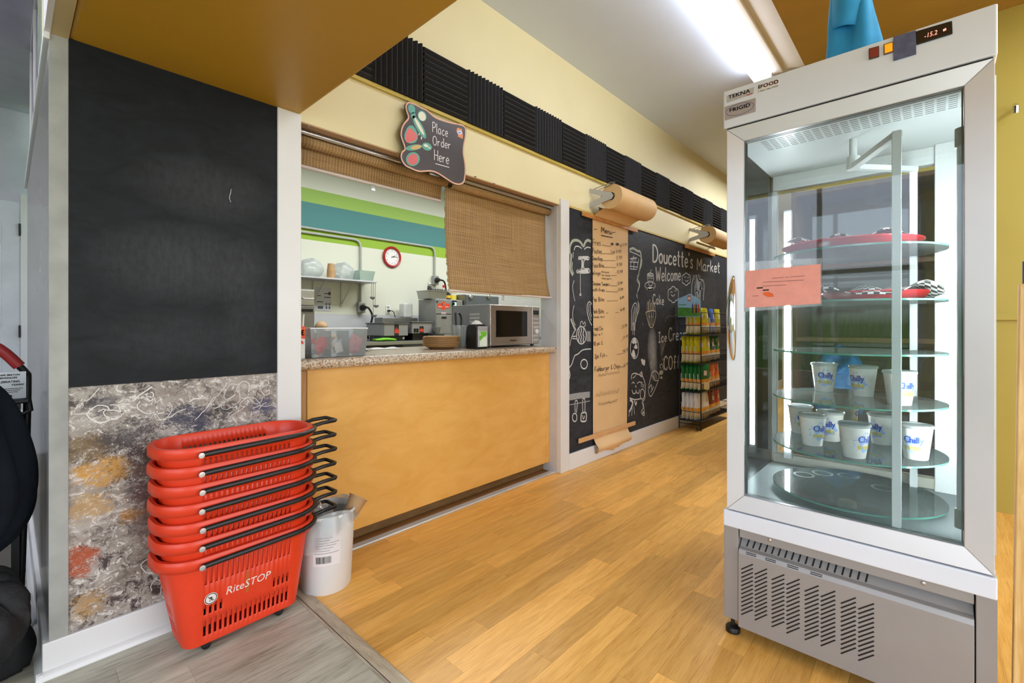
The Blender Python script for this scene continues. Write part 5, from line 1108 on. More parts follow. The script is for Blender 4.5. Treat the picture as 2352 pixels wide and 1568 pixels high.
for k, (y, cc) in enumerate(((1.882, (48, 56, 84)), (1.862, (190, 120, 60)), (1.845, (44, 44, 50)), (1.822, (206, 70, 36)))): MB().flat([(rk0 - .0132, y + .008, 1.23), (rk0 - .0132, y - .008, 1.23), (rk0 - .0132, y - .006, 1.31), (rk0 - .0132, y, 1.335 - .01 * (k % 2)), (rk0 - .0132, y + .006, 1.31)]).build('bottle_print', mat('card_bottle%d' % k, cc, .5), hc)
MB().ribbon([(rk0 - .0132, 2.03, 1.322), (rk0 - .0132, 1.99, 1.318), (rk0 - .0132, 1.95, 1.322)], .008, (1, 0, 0)).build('card_lettering', MATS['card_field'], hc)
def bag_mat(nm, col, low=(226, 214, 180), mid=(224, 150, 50)):
    m, t, b = nodes('chip_bag_' + nm); tcn = N(t, 'ShaderNodeTexCoord'); sp = N(t, 'ShaderNodeSeparateXYZ'); t.links.new(tcn.outputs['Generated'], sp.inputs[0])
    nz = noise(t, pos(t, (30, 30, 30), 'Object'), 1, 3); zz_ = mth(t, 'ADD', sp.outputs[2], mth(t, 'MULTIPLY', mth(t, 'SUBTRACT', nz, .5), .14))
    c = ramp(t, [(0, lin(col)), (.05, lin(low)), (.33, lin(mid)), (.45, lin(col))], zz_, 'CONSTANT').outputs[0]
    t.links.new(c, b.inputs['Base Color']); b.inputs['Roughness'].default_value = .25; b.inputs['Specular IOR Level'].default_value = .7
    bumpn(t, b, noise(t, pos(t, (22, 22, 14), 'Object'), 1.5, 3), .5, .02); return m
BAGM = {'lime yellow': bag_mat('lime', (200, 192, 30)), 'green': bag_mat('green', (22, 110, 52)), 'white': bag_mat('white', (232, 232, 232), (214, 198, 160), (232, 160, 40)), 'orange': bag_mat('orange', (238, 106, 30), (230, 190, 150)), 'blue': bag_mat('blue', (60, 104, 200), (190, 204, 230)), 'teal': bag_mat('teal', (30, 84, 80), (210, 206, 196)), 'dark red': bag_mat('darkred', (120, 34, 36), (206, 190, 160)), 'bright red': bag_mat('red', (190, 26, 36), (226, 210, 180))}
def bag_mesh():
    bw, bh, bd = .174, .280, .040; s = MB(); n_, m_ = 12, 18; vs = []
    for side in (-1, 1):
        def f(a, b, side=side):
            e_ = min(1, 6 * b, 6 * (1 - b)) ** .7; q = (math.sin(PI * a) ** .55) * e_
            wv = 1 - .07 * math.sin(PI * b) * e_
            return Vector(((a - .5) * bw * wv, side * bd / 2 * q + .004 * math.sin(a * 22) * (1 - e_), b * bh))
        s.grid(f, n_, m_)
    return s
BAGS = {}
def chip_bag(cn, x, y, z, lb, rx, rz, sc=1.0):
    if cn in BAGS: t = copy_tree(BAGS[cn])
    else:
        t = thing('chip_bag', 'x', 'chip bag'); bag_mesh().build('bag', BAGM[cn], t, local=True, smooth=60)
        for sd_ in (-1, 1):
            MB().grid(lambda a, b: Vector((-.022 + .044 * a, sd_ * (.0215), .165 + .05 * b)), 1, 1).build('badge', mat('bag_badge', (222, 210, 204), .4), t, local=True)
        MB().grid(lambda a, b: Vector((-.0845 + .0 * b, -.006 + .012 * a, .10 + .08 * b)), 1, 1).build('seam_label', MATS['bag_badge'], t, local=True)
        BAGS[cn] = t
    t.location = (x, y, z); t.rotation_euler = (rx, 0, rz); t.scale = (sc, 1, 1); t['label'] = lb; t['group'] = 'chip bags on the wire rack'
names = ['bottom', 'third', 'second', 'top']; n_side = [4, 5, 4, 3]; side_c = ['white', 'green', 'lime yellow', 'lime yellow']
front_c = [['white', 'dark red', 'bright red'], ['green', 'orange', 'orange'], ['lime yellow', 'teal', 'green'], ['lime yellow', 'blue', 'lime yellow']]
wds = ['backmost', 'second from the blackboard', 'third from the blackboard', 'fourth from the blackboard', 'fifth from the blackboard']
for k in range(4):
    for i in range(n_side[k]):
        y = 1.995 - i * (.17 / max(1, n_side[k] - 1)); y = 1.985 - .045 * (i + (1 if k == 3 else 0)) + (.006 if k == 1 else 0)
        chip_bag(side_c[k], rk0 + .104 + R.uniform(-.004, .004), y, ZR[k] + .002, '%s chip bag at the rack end, %s, on the %s shelf' % (side_c[k], wds[i], names[k]), R.uniform(.0, .04), R.uniform(-.42, -.34))
    for j, cn in enumerate(front_c[k]):
        chip_bag(cn, rk0 + .275 + .178 * j, 1.832 + .006 * j, ZR[k] + .002, '%s chip bag facing out, %s along the front of the %s shelf' % (cn, ('first', 'second', 'third')[j], names[k]), R.uniform(-.12, -.03), R.uniform(-.12, .12))

# ================================================================= left edge: trolley with card, coat and bag
tv = thing('hand_trolley', 'black trolley with a red-gripped handle at the far left edge', 'trolley', (-.12, 2.4, 0))
MB().tube(catmull([(-.10, 2.40, 1.075), (-.02, 2.40, 1.02), (.030, 2.40, .955)], 4), .017, 12).build('grip', mat('red_rubber', (150, 34, 36), .5), tv, smooth=50)
MB().tube(catmull([(.025, 2.40, .962), (.045, 2.405, .93), (.05, 2.41, .89), (.045, 2.41, .6), (.03, 2.41, .05)], 5), .011, 10).build('handle_tube', BLK, tv, smooth=50)
MB().box((-.30, 2.36, .826), (.055, 2.6, .842)).build('tray', BLK, tv, bevel=.005)
MB().tube([(.052, 2.37, .84), (.058, 2.37, .80), (.03, 2.37, .785), (-.05, 2.37, .785)], .007, 8).build('hook', BLK, tv, smooth=50)
for x in (-.28, .02):
    for y in (2.40, 2.58): MB().lathe([(.03, -.012), (.04, -.008), (.04, .008), (.03, .012)], 18, (x, y, .04), 'Y').build('wheel', BLK, tv, smooth=40)
    MB().box((x - .01, 2.39, .06), (x + .01, 2.59, .83)).build('upright', BLK, tv)
cd = thing('card', 'small printed anniversary card standing on the black trolley tray', 'card', (-.03, 2.38, .843))
MB().box((-.11, 2.382, .8435), (.046, 2.385, .937)).build('card_sheet', mat('white_card', (216, 218, 222), .5), cd)
s = MB(); text(s, 'CAPE BRETON', (-.022, 2.3812, .924), (1, 0, 0), (0, 0, 1), wid=.052, size=.006, bold=.0004); text(s, 'BEVERAGES', (-.018, 2.3812, .914), (1, 0, 0), (0, 0, 1), wid=.042, size=.006, bold=.0004)
text(s, 'CELEBRATING', (-.03, 2.3812, .900), (1, 0, 0), (0, 0, 1), wid=.06, size=.007, bold=.0005); text(s, 'YEARS!', (.010, 2.3812, .889), (1, 0, 0), (0, 0, 1), wid=.03, size=.006, bold=.0005)
for k in range(3): s.ribbon([(-.03, 2.3812, .879 - .006 * k), (.038 - .006 * k, 2.3812, .879 - .006 * k)], .0018, (0, 1, 0))
s.build('lettering', INK, cd)
for k in range(3): MB().lathe([(.0045, 0), (.0045, -.0006), (0, -.0006)], 12, (-.018 + .013 * k, 2.3815, .853), 'Y', caps=False).build('emblem', INK, cd)
ctp = catmull([(.055, .94), (.10, .88), (.135, .78), (.165, .64), (.165, .53), (.13, .44), (.07, .385), (.0, .37)], 4)
def coat(a, b):
    f_ = b * (len(ctp) - 1); i_ = min(int(f_), len(ctp) - 2); rr, z = [ctp[i_][k] + (ctp[i_ + 1][k] - ctp[i_][k]) * (f_ - i_) for k in (0, 1)]
    th = a * 2 * PI; fold = 1 + .10 * math.sin(5 * th + 3 * b) * math.sin(PI * min(1, b + .2)) + .05 * math.sin(11 * th + 6 * b + 1) + .12 * mnoise.noise(Vector((math.cos(th) * 1.6, math.sin(th) * 1.6, b * 3)))
    return Vector((-.105 + rr * fold * math.cos(th), 2.18 + rr * .78 * fold * math.sin(th), z + .012 * math.sin(4 * th + 5 * b)))
o = MB().grid(coat, 72, 44).build('folded_coat', mat('navy_black_cloth', (20, 25, 32), .9, var=.3, vscale=8, bump=.25, bscale=40, spec=.15), org=(-.105, 2.18, .37), smooth=60); tag(o, 'black coat slumped over the trolley at the left edge', 'coat')
o = crumple('black_bag', (-.09, 2.14, .17), (.155, .14, .185), mat('black_nylon', (15, 15, 17), .7, var=.3, vscale=10, bump=.6, bscale=30), 33, 40, .2); tag(o, 'black nylon bag on the floor below the coat', 'bag')
# ================================================================= on the serving counter
ZC = .9455
mw = thing('microwave', 'stainless steel microwave at the right end of the serving counter', 'microwave', (2.497, 2.44, ZC))
MX0, MX1, MY = 2.228, 2.765, 2.25
GM = mat('microwave_grey', (150, 150, 150), .4, .3, var=.03); STM = m_steel('warm_stainless', (206, 194, 184), .3)
MB().box((MX0, MY + .012, ZC + .012), (MX1, MY + .39, ZC + .3)).build('case', GM, mw, bevel=.004)
dd = MB().box((MX0 + .002, MY - .006, ZC + .016), (onY(1220, 750, MY).x, MY + .012, ZC + .296)).build('door', STM, mw, bevel=.004)
wa, wb = onY(1139, 774, MY - .007), onY(1211, 715, MY - .007)
MB().box((wa.x, MY - .008, wa.z), (wb.x, MY - .005, wb.z)).build('window', mat('dark_glass', (22, 20, 20), .08), dd, bevel=.001)
s = MB(); a, b = onY(1171, 783.5, MY - .0066), onY(1183, 783, MY - .0066); text(s, 'Panasonic', a, (1, 0, 0), (0, 0, 1), wid=b.x - a.x + .02, bold=.0006); s.build('lettering', INK, dd)
px = onY(1221.5, 750, MY).x
pn = MB().box((px, MY - .004, ZC + .016), (MX1 - .002, MY + .012, ZC + .296)).build('control_panel', STM, mw, bevel=.003)
MB().box((px + .012, MY - .006, ZC + .235), (MX1 - .012, MY - .0035, ZC + .268)).build('display', mat('lcd', (40, 44, 42), .2), pn)
for i in range(6):
    z = ZC + .205 - i * .032
    if i == 3: MB().lathe([(.019, 0), (.019, -.014), (.012, -.018), (0, -.018)], 20, ((px + MX1) / 2, MY - .004, z), 'Y', caps=False).build('dial', mat('white_dial', (220, 218, 214), .4), pn, smooth=40)
    else: MB().box((px + .010, MY - .0065, z - .009), (MX1 - .012, MY - .004, z + .009)).build('button', mat('button_grey', (176, 172, 168), .4), pn, bevel=.002)
for r_ in range(3):
    for i in range(12): MB().box((MX0 - .0006, MY + .10 + i * .0085, ZC + .225 - r_ * .026), (MX0 + .001, MY + .105 + i * .0085, ZC + .240 - r_ * .026)).build('vent_slot', mat('pale_slot', (206, 206, 204), .5), mw)
for x in (MX0 + .04, MX1 - .04):
    for y in (MY + .04, MY + .34): MB().lathe([(.014, 0), (.014, .013)], 12, (x, y, ZC)).build('foot', BLK, mw)
MB().tube(catmull([(MX1 + .001, MY + .3, ZC + .12), (MX1 + .035, MY + .32, ZC + .10), (MX1 + .05, MY + .34, ZC + .03), (MX1 + .06, MY + .36, ZC + .004)], 4), .004, 6).build('cord', WHT, mw, smooth=50)
nd = thing('napkin_dispenser', 'black napkin dispenser with a green leaf card beside the microwave', 'napkin dispenser', (2.116, 2.26, ZC))
pf_ = [(2.205, ZC), (2.205, ZC + .125), (2.212, ZC + .148), (2.232, ZC + .162), (2.28, ZC + .162), (2.302, ZC + .148), (2.312, ZC + .11), (2.314, ZC)]
MB().prism([(2.066, y, z) for y, z in pf_], (.102, 0, 0)).build('body', BLK, nd, bevel=.006)
MB().box((2.073, 2.199, ZC + .012), (2.162, 2.205, ZC + .148)).build('front_plate', mat('silver_plate', (196, 197, 200), .3, .4), nd, bevel=.004)
MB().box((2.086, 2.1965, ZC + .016), (2.15, 2.199, ZC + .115)).build('leaf_card', mat('white_leaf_card', (228, 236, 226), .4), nd)
lf = MB()
for i in range(9): x, z = 2.092 + .006 * i, ZC + .07 + .04 * abs(math.sin(i * 1.7)); lf.flat([(x + q[0] * .012, 2.1962 - .0001 * i, min(ZC + .114, z + q[1] * .02)) for q in ((0, -1), (.7, -.2), (.5, .7), (0, 1), (-.6, .6), (-.7, -.3))])
lf.build('leaf_print', mat('leaf_green', (110, 190, 50), .5, var=.2, vscale=50), nd)
MB().add([(2.085, 2.235, ZC + .163), (2.15, 2.235, ZC + .163), (2.15, 2.28, ZC + .163), (2.085, 2.28, ZC + .163), (2.1, 2.248, ZC + .19), (2.135, 2.25, ZC + .183), (2.13, 2.268, ZC + .178), (2.105, 2.268, ZC + .186)], [(0, 1, 5, 4), (1, 2, 6, 5), (2, 3, 7, 6), (3, 0, 4, 7), (4, 5, 6, 7)]).build('napkin', mat('white_napkin', (234, 234, 234), .7), nd)
PLT = mat('brown_paper_plate', (188, 144, 94), .6, var=.06)
pm = None
for i in range(10):
    if pm is None:
        o = MB().lathe([(0, 0), (.075, 0), (.108, .016), (.122, .019), (.1225, .0225), (.108, .0195), (.075, .0035), (0, .0035)], 40, caps=False).build('paper_plate', PLT, local=True, smooth=40); pm = o
    else: o = pm.copy(); COL.objects.link(o)
    o.location = (1.955 + R.uniform(-.003, .003), 2.43 + R.uniform(-.003, .003), ZC + .0068 * i)
    tag(o, ('lowest brown paper plate of the stack on the counter', 'topmost brown paper plate of the stack on the counter')[i == 9] if i in (0, 9) else '%s brown paper plate up the stack on the counter' % ords[i], 'plate', 'stack of brown paper plates')
tb = thing('utensil_tub', 'clear plastic tub holding tongs between the plates and napkins', 'tub', (2.17, 2.50, ZC))
CLR = glass('clear_plastic', (.92, .94, .95), haze=.25)
MB().lathe([(0, .002), (.046, 0), (.060, .15), (.064, .15), (.064, .156), (.058, .156), (.044, .006), (0, .006)], 32, caps=False).build('tub', CLR, tb, local=True, smooth=40)
tg = thing('tongs', 'pair of steel tongs with black grips standing in the clear tub', 'tongs', (2.17, 2.50, ZC + .01))
for sgn in (-1, 1):
    MB().tube(catmull([(sgn * .004, 0, 0), (sgn * .018, 0, .08), (sgn * .022, .005, .15)], 3), .004, 6).build('arm', STEEL, tg, local=True, smooth=50)
    MB().tube(catmull([(sgn * .022, .005, .14), (sgn * .026, .006, .2), (sgn * .016 - .012, .006, .235)], 4), .0065, 8).build('grip', BLK, tg, local=True, smooth=50)
bn = thing('condiment_bin', 'three-compartment translucent white bin of condiment packets at the left of the counter', 'bin', (1.1, 2.23, ZC))
FRO = glass('frosted_plastic', (.96, .97, .98), haze=.16)
def sl(x0, x1, y0, y1): return
bx0, bx1, by0, by1, bz = .955, 1.25, 2.15, 2.30, .14
def fr2(a, b): return a - .008 if b else a
MB().add([(bx0 + .01, by0 + .008, ZC + .001), (bx1 - .01, by0 + .008, ZC + .001), (bx1 - .01, by1 - .008, ZC + .001), (bx0 + .01, by1 - .008, ZC + .001), (bx0, by0, ZC + bz), (bx1, by0, ZC + bz), (bx1, by1, ZC + bz), (bx0, by1, ZC + bz)], [(0, 3, 2, 1), (0, 1, 5, 4), (1, 2, 6, 5), (2, 3, 7, 6), (3, 0, 4, 7)]).build('shell', FRO, bn, solid=.002)
for x in (1.058, 1.15): MB().box((x, by0 + .008, ZC + .003), (x + .002, by1 - .008, ZC + bz - .012)).build('divider', FRO, bn)
MB().tube([(bx0, by0, ZC + bz), (bx1, by0, ZC + bz), (bx1, by1, ZC + bz), (bx0, by1, ZC + bz)], .003, 6, closed=True).build('rim', mat('white_rim', (232, 234, 238), .4), bn)
PK = {'red': mat('packet_red', (206, 52, 58), .35), 'silver': mat('packet_silver', (176, 180, 186), .3), 'white': mat('packet_white', (222, 214, 206), .4), 'pink': mat('packet_pink', (206, 132, 136), .4)}
pk = [('red', 1.02, .02), ('silver', .99, .012), ('silver', 1.03, .008), ('red', 1.035, .05), ('red', 1.0, .038), ('white', 1.085, .012), ('white', 1.115, .02), ('white', 1.10, .042), ('silver', 1.13, .034), ('pink', 1.175, .014), ('pink', 1.21, .014), ('pink', 1.19, .038), ('pink', 1.22, .042), ('pink', 1.205, .06)]
for i, (c_, x, z) in enumerate(pk):
    s = MB(); w_, h_ = .021, .027
    for sd_ in (-1, 1): s.grid(lambda a, b: Vector(((a - .5) * 2 * w_, sd_ * .006 * math.sin(PI * a) ** .6 * math.sin(PI * b) ** .6, (b - .5) * 2 * h_)), 6, 6)
    o = s.build('condiment_packet', PK[c_], local=True, smooth=60); o.location = (x, by0 + .045 + .008 * (i % 3), ZC + .028 + z * .9); o.rotation_euler = (R.uniform(-.4, .4), R.uniform(-.5, .5), R.uniform(-.5, .5))
    comp = 'left' if x < 1.058 else ('middle' if x < 1.15 else 'right')
    rank = sorted(q[1] for q in pk if q[0] == c_ and (q[1] < 1.058) == (x < 1.058) and (q[1] < 1.15) == (x < 1.15)).index(x)
    tag(o, '%s condiment packet, %s from the left in the %s compartment of the bin' % (c_, ords[rank], comp), 'packet', 'condiment packets in the translucent bin')
fc = thing('straw_carton', 'red and white carton of paper straws with a maple leaf beside the bin', 'carton', (.912, 2.20, ZC))
WCD = mat('carton_white', (234, 232, 226), .5); ORG = mat('carton_orange', (236, 84, 34), .5)
MB().box((.884, 2.165, ZC), (.938, 2.225, ZC + .098)).build('carton', WCD, fc, bevel=.002)
MB().box((.8832, 2.1642, ZC + .092), (.9388, 2.2258, ZC + .150)).build('band', ORG, fc, bevel=.002)
s = MB(); text(s, 'E', (.917, 2.1638, ZC + .108), (1, 0, 0), (0, 0, 1), size=.024, bold=.002); s.build('lettering', mat('carton_yellow', (252, 200, 30), .5), fc)
s = MB(); q = [(0, -.012), (.001, -.005), (.009, -.006), (.007, -.001), (.012, .003), (.005, .004), (.004, .008), (0, .012), (-.004, .008), (-.005, .004), (-.012, .003), (-.007, -.001), (-.009, -.006), (-.001, -.005)]
s.flat([(.922 + a, 2.1646, ZC + .074 + b) for a, b in q]); s.build('maple_leaf', mat('leaf_red', (220, 52, 36), .5), fc)
MB().flat([(.902 + .014 * math.cos(a), 2.1646, ZC + .036 + .014 * math.sin(a)) for a in [i * PI / 8 for i in range(16)]]).build('yellow_print', MATS['carton_yellow'], fc)
for i in range(7): 
    o = MB().lathe([(.0045, 0), (.0045, .195)], 10).build('paper_straw', WCD, local=True, smooth=40); o.location = (.892 + .0066 * i, 2.185 + .012 * (i % 3), ZC + .002 + .098); o.scale = (1, 1, .55); o.rotation_euler = (.05 * (i % 3 - 1), .03 * (i - 3), 0)
    tag(o, '%s white paper straw from the left in the red and white carton' % ords[i], 'straw', 'straws in the carton')
for x, y, r_, lb in ((1.42, 2.60, .1, 'white foam plate lying flat on the worktop behind the bin'),):
    o = MB().lathe([(0, 0), (r_ * .7, 0), (r_, .010), (r_, .012), (r_ * .7, .003), (0, .003)], 32, (0, 0, 0), caps=False).build('foam_plate', WCD, local=True, smooth=40); o.location = (x, y, ZC); tag(o, lb, 'plate')
o = MB().grid(lambda a, b: Vector((1.56 + .2 * a + .04 * b, 2.62 + .13 * b, ZC + .002 + .006 * abs(math.sin(a * 5)) * b)), 8, 6).build('paper_sheet', mat('white_paper', (240, 238, 234), .6), org=(1.66, 2.68, ZC)); tag(o, 'loose white paper sheet on the worktop left of the plates', 'paper')

# ================================================================= kitchen behind the hatch
KY = 5.4
ck = thing('wall_clock', 'round red-rimmed wall clock on the striped kitchen wall', 'clock', tuple(onY(899, 590.5, KY)))
MB().lathe([(.112, 0), (.140, -.006), (.142, -.022), (.128, -.036), (.112, -.030), (.110, -.012)], 48, axis='Y', caps=False).build('rim', mat('clock_red', (176, 40, 42), .3), ck, local=True, smooth=40)
MB().lathe([(.113, -.013), (.0, -.0131)], 48, axis='Y', caps=False).build('face', mat('clock_face', (240, 240, 240), .4), ck, local=True)
for i in range(12):
    a = i * PI / 6; s = MB(); tx = str(12 if i == 0 else i); text(s, tx, (.086 * math.sin(a) - (.006 if len(tx) == 1 else .012), -.0145, .086 * math.cos(a) - .009), (1, 0, 0), (0, 0, 1), size=.019); s.build('numeral', INK if i != 11 else mat('clock_redmark', (200, 60, 60), .5), ck, local=True)
for a, L, w_ in ((math.radians(66), .055, .008), (math.radians(84), .082, .006)):
    d_ = Vector((math.sin(a), 0, math.cos(a))); MB().ribbon([d_ * -.012 + Vector((0, -.016, 0)), d_ * L + Vector((0, -.016, 0))], w_, (0, 1, 0)).build('hand', INK, ck, local=True)
MB().lathe([(.006, -.016), (.006, -.019), (0, -.019)], 12, axis='Y', caps=False).build('hub', INK, ck, local=True)
COND = mat('grey_conduit', (184, 186, 184), .35, .15)
def bend(pts, r=.09, n=6):
    out = [Vector(pts[0])]
    for i in range(1, len(pts) - 1):
        p, a, b = Vector(pts[i]), Vector(pts[i - 1]), Vector(pts[i + 1]); da, db = (a - p).normalized(), (b - p).normalized()
        for k in range(n + 1):
            t = k / n; out.append((p + da * r) * (1 - t) ** 2 + p * 2 * t * (1 - t) + (p + db * r) * t * t)
    out.append(Vector(pts[-1])); return out
def conduit(xs, z, X, zb, label, plug):
    t = thing('conduit_pipe', label, 'conduit', (X, KY - .03, zb))
    MB().tube(bend([(xs, KY - .022, z), (X, KY - .022, z), (X, KY - .022, zb)], .1), .0145, 10).build('pipe', COND, t, smooth=50)
    MB().box((X - .045, KY - .06, zb - .13), (X + .045, KY - .001, zb)).build('outlet_box', mat('outlet_grey', (158, 160, 160), .4, .4), t, bevel=.005)
    MB().lathe([(.038, 0), (.038, -.035), (.025, -.05), (.02, -.075)], 16, (X, KY - .06, zb - .065), 'Y').build('plug', BLK, t, smooth=40)
    MB().tube(catmull(plug, 5), .013, 8).build('cable', BLK, t, smooth=50)
conduit(1.2, 2.178, 3.03, 1.39, 'grey conduit on the kitchen wall dropping to the outlet beside the ladles', [(3.03, KY - .13, 1.325), (3.06, KY - .17, 1.31), (3.10, KY - .18, 1.2), (3.04, KY - .18, 1.02), (3.03, KY - .2, .93)])
conduit(1.2, 2.232, 4.206, 1.82, 'longer grey conduit on the kitchen wall ending at the outlet near the blind', [(4.206, KY - .13, 1.755), (4.26, KY - .17, 1.73), (4.33, KY - .12, 1.62), (4.36, KY - .07, 1.535)])
ow = thing('wall_outlet', 'white wall outlet with a thin black cord above the food warmer', 'outlet', tuple(onY(891, 721, KY)))
MB().box((-.035, -.008, 0), (.035, 0, .115)).build('plate', mat('outlet_white', (234, 234, 232), .4), ow, local=True, bevel=.004)
for z in (.03, .075): MB().box((-.016, -.010, z), (.016, -.007, z + .028)).build('socket', mat('socket_grey', (150, 150, 148), .5), ow, local=True, bevel=.003)
MB().box((-.014, -.04, .03), (.014, -.009, .058)).build('plug', BLK, ow, local=True, bevel=.004)
MB().tube(catmull([(0, -.04, .044), (.04, -.07, .03), (.06, -.08, -.05), (.07, -.1, -.14)], 5), .005, 6).build('cord', BLK, ow, local=True, smooth=50)
p0 = onY(726, 713, KY - .003); p1 = onY(761, 661, KY - .003)
po = thing('poster', 'pale notice poster with small diagrams under the kitchen shelf', 'poster', (p0.x, KY, p0.z))
MB().box((p0.x, KY - .004, p0.z), (p1.x, KY - .0005, p1.z)).build('sheet', mat('poster_white', (214, 216, 226), .5), po)
pd = MB(); W_, H_ = p1.x - p0.x, p1.z - p0.z
for a, b, c, d_ in ((.04, .62, .3, .66), (.04, .36, .45, .40), (.52, .72, .94, .76), (.8, .68, .95, .82), (.52, .56, .94, .60), (.62, .08, .72, .2), (.82, .08, .92, .2), (.62, .25, .72, .33), (.82, .25, .92, .33), (.1, .08, .45, .2)): pd.flat([(p0.x + a * W_, KY - .0046, p0.z + b * H_), (p0.x + c * W_, KY - .0046, p0.z + b * H_), (p0.x + c * W_, KY - .0046, p0.z + d_ * H_), (p0.x + a * W_, KY - .0046, p0.z + d_ * H_)])
o = pd.build('print', mat('poster_ink', (92, 94, 104), .6), po); o['kind'] = 'stuff'
ws = thing('wall_shelf', 'white shelf on diagonal brackets on the kitchen wall', 'shelf', (2.4, KY - .15, 1.63))
MB().box((1.7, KY - .30, 1.627), (3.10, KY - .001, 1.645)).build('board', mat('shelf_white', (206, 206, 210), .45), ws, bevel=.002)
for X in (2.45, 2.80):
    MB().tube([(X, KY - .27, 1.622), (X - .02, KY - .012, 1.365)], .006, 6).build('bracket', mat('bracket_white', (210, 212, 206), .4), ws)
    MB().box((X - .03, KY - .012, 1.33), (X - .01, KY - .001, 1.625)).build('bracket_plate', MATS['bracket_white'], ws)
ZS_ = 1.6455
cpc = MB(); 
for i in range(9): 
    o = MB().lathe([(.045, 0), (.034, .085), (.0335, .085), (.0335, .0845), (.0, .0845)], 24, caps=False).build('paper_cup', mat('kraft_cup', (190, 148, 100), .6), local=True, smooth=40); o.location = (2.55, KY - .2, ZS_ + .011 * i)
    tag(o, '%s upside-down kraft cup up the stack on the kitchen shelf' % ('lowest' if i == 0 else ords[i]), 'cup', 'stack of kraft cups')
FILM = glass('cloudy_film', (.94, .95, .96), haze=.5)
for i, (x, rx, rz, lb) in enumerate(((2.08, .12, .1, 'clear plastic bag of lids at the left of the kitchen shelf'), (2.34, .14, .11, 'cloudy plastic bag in the middle of the kitchen shelf'), (2.74, .13, .105, 'puffed clear bag right of the kraft cups on the kitchen shelf'))):
    o = crumple('plastic_bag', (x, KY - .16, ZS_ + rz * .92), (rx, .1, rz), FILM, 40 + i, 14, .2); tag(o, lb, 'bag')
tbx = thing('plastic_tub', 'pale green translucent tub at the right end of the kitchen shelf', 'tub', (3.0, KY - .16, ZS_))
GTB = glass('green_tub', (.86, .94, .9), haze=.5, hazecol=(.78, .9, .84))
MB().add([(-.10, -.08, 0), (.07, -.08, 0), (.07, .08, 0), (-.10, .08, 0), (-.12, -.1, .12), (.09, -.1, .12), (.09, .1, .12), (-.12, .1, .12)], [(0, 3, 2, 1), (0, 1, 5, 4), (1, 2, 6, 5), (2, 3, 7, 6), (3, 0, 4, 7)]).build('shell', GTB, tbx, local=True, solid=.003)
MB().tube([(-.12, -.1, .12), (.09, -.1, .12), (.09, .1, .12), (-.12, .1, .12)], .004, 6, closed=True).build('rim', GTB, tbx, local=True)
for i, (x, L, lb) in enumerate(((3.05, .20, 'short steel ladle hanging below the kitchen shelf, leftmost'), (3.075, .42, 'long slotted steel spoon hanging lowest below the kitchen shelf'), (3.10, .30, 'steel ladle hanging at the shelf end, middle length'))):
    t = thing('ladle', lb, 'ladle', (x, KY - .24, 1.62 - L), group='utensils hanging from the kitchen shelf')
    MB().tube(catmull([(0, 0, L + .008), (.012, 0, L - .01), (.004, 0, L - .03), (.002, 0, .03)], 4), .0035, 6).build('handle', STEEL, t, local=True, smooth=50)
    MB().lathe([(.0, -.012), (.018, -.006), (.03, .006), (.034, .02), (.032, .02), (.016, -.003), (0, -.009)], 20, (.018, 0, .012), caps=False).build('bowl', STEEL, t, local=True, smooth=50)
# steel cabinet at the left, table, warmers, fryer
sc_ = thing('steel_cabinet', 'tall grey steel cabinet with a pull handle at the left of the kitchen', 'cabinet', (1.75, 4.95, 0))
DST = m_steel('dark_stainless', (150, 150, 150), .4)
MB().box((1.3, 4.62, 0), (2.095, 5.3, 1.46)).build('body', DST, sc_, bevel=.006)
dd2 = MB().box((1.32, 4.605, 1.30), (2.085, 4.62, 1.45)).build('drawer_front', m_steel('light_stainless', (198, 198, 198), .35), sc_, bevel=.004)
MB().tube([(1.97, 4.60, 1.375), (1.97, 4.585, 1.365), (2.07, 4.585, 1.365), (2.07, 4.60, 1.375)], .007, 6).build('handle', WHT, dd2)
dd3 = MB().box((1.32, 4.605, .12), (2.085, 4.62, 1.29)).build('door', DST, sc_, bevel=.004)
MB().box((1.93, 4.598, 1.235), (2.07, 4.607, 1.262)).build('handle_recess', BLK, dd3)
tbk = thing('steel_table', 'stainless steel kitchen work table carrying the warmers and fryer', 'table', (3.6, 5.03, 0))
MB().box((2.12, 4.62, .875), (6.1, 5.36, .915)).build('table_top', STEEL, tbk, bevel=.004)
for x in (2.2, 3.6, 6.0):
    for y in (4.76, 5.3): MB().tube([(x, y, 0), (x, y, .876)], .02, 10).build('leg', STEEL, tbk, smooth=50)
MB().box((2.15, 4.74, .30), (6.05, 5.32, .32)).build('undershelf', DST, tbk)
for x, lb, c in ((2.5, 'dark storage crate under the steel kitchen table, left', (44, 44, 46)), (3.2, 'black storage crate under the steel kitchen table, right', (26, 26, 28))):
    t = MB().box((x, 4.78, .3205), (x + .55, 5.25, .80)).build('storage_crate', mat('crate%d' % int(x), c, .5), org=(x + .27, 5, .32), bevel=.01); tag(t, lb, 'crate')
TT = .9155
def warmer(x0, x1, y0, y1, z0, z1, lb):
    t = thing('food_warmer', lb, 'food warmer', ((x0 + x1) / 2, (y0 + y1) / 2, TT))
    GW = mat('warmer_grey', (158, 158, 160), .4, .3)
    MB().box((x0 + .03, y0 + .03, TT), (x1 - .03, y1 - .02, z0)).build('base', BLK, t, bevel=.004)
    MB().box((x0, y0, z0), (x1, y1, z1 - .012)).build('body', GW, t, bevel=.006)
    MB().box((x0 - .012, y0 - .012, z1 - .012), (x1 + .012, y1 + .01, z1)).build('lid', mat('warmer_lid', (120, 120, 122), .35, .4), t, bevel=.004)
    return t
w1 = warmer(2.975, 3.307, 4.75, 5.147, .975, 1.132, 'larger grey counter-top food warmer with a flame badge on the steel table')
a, b = onY(906, 771, 4.7485), onY(916, 745, 4.7485)
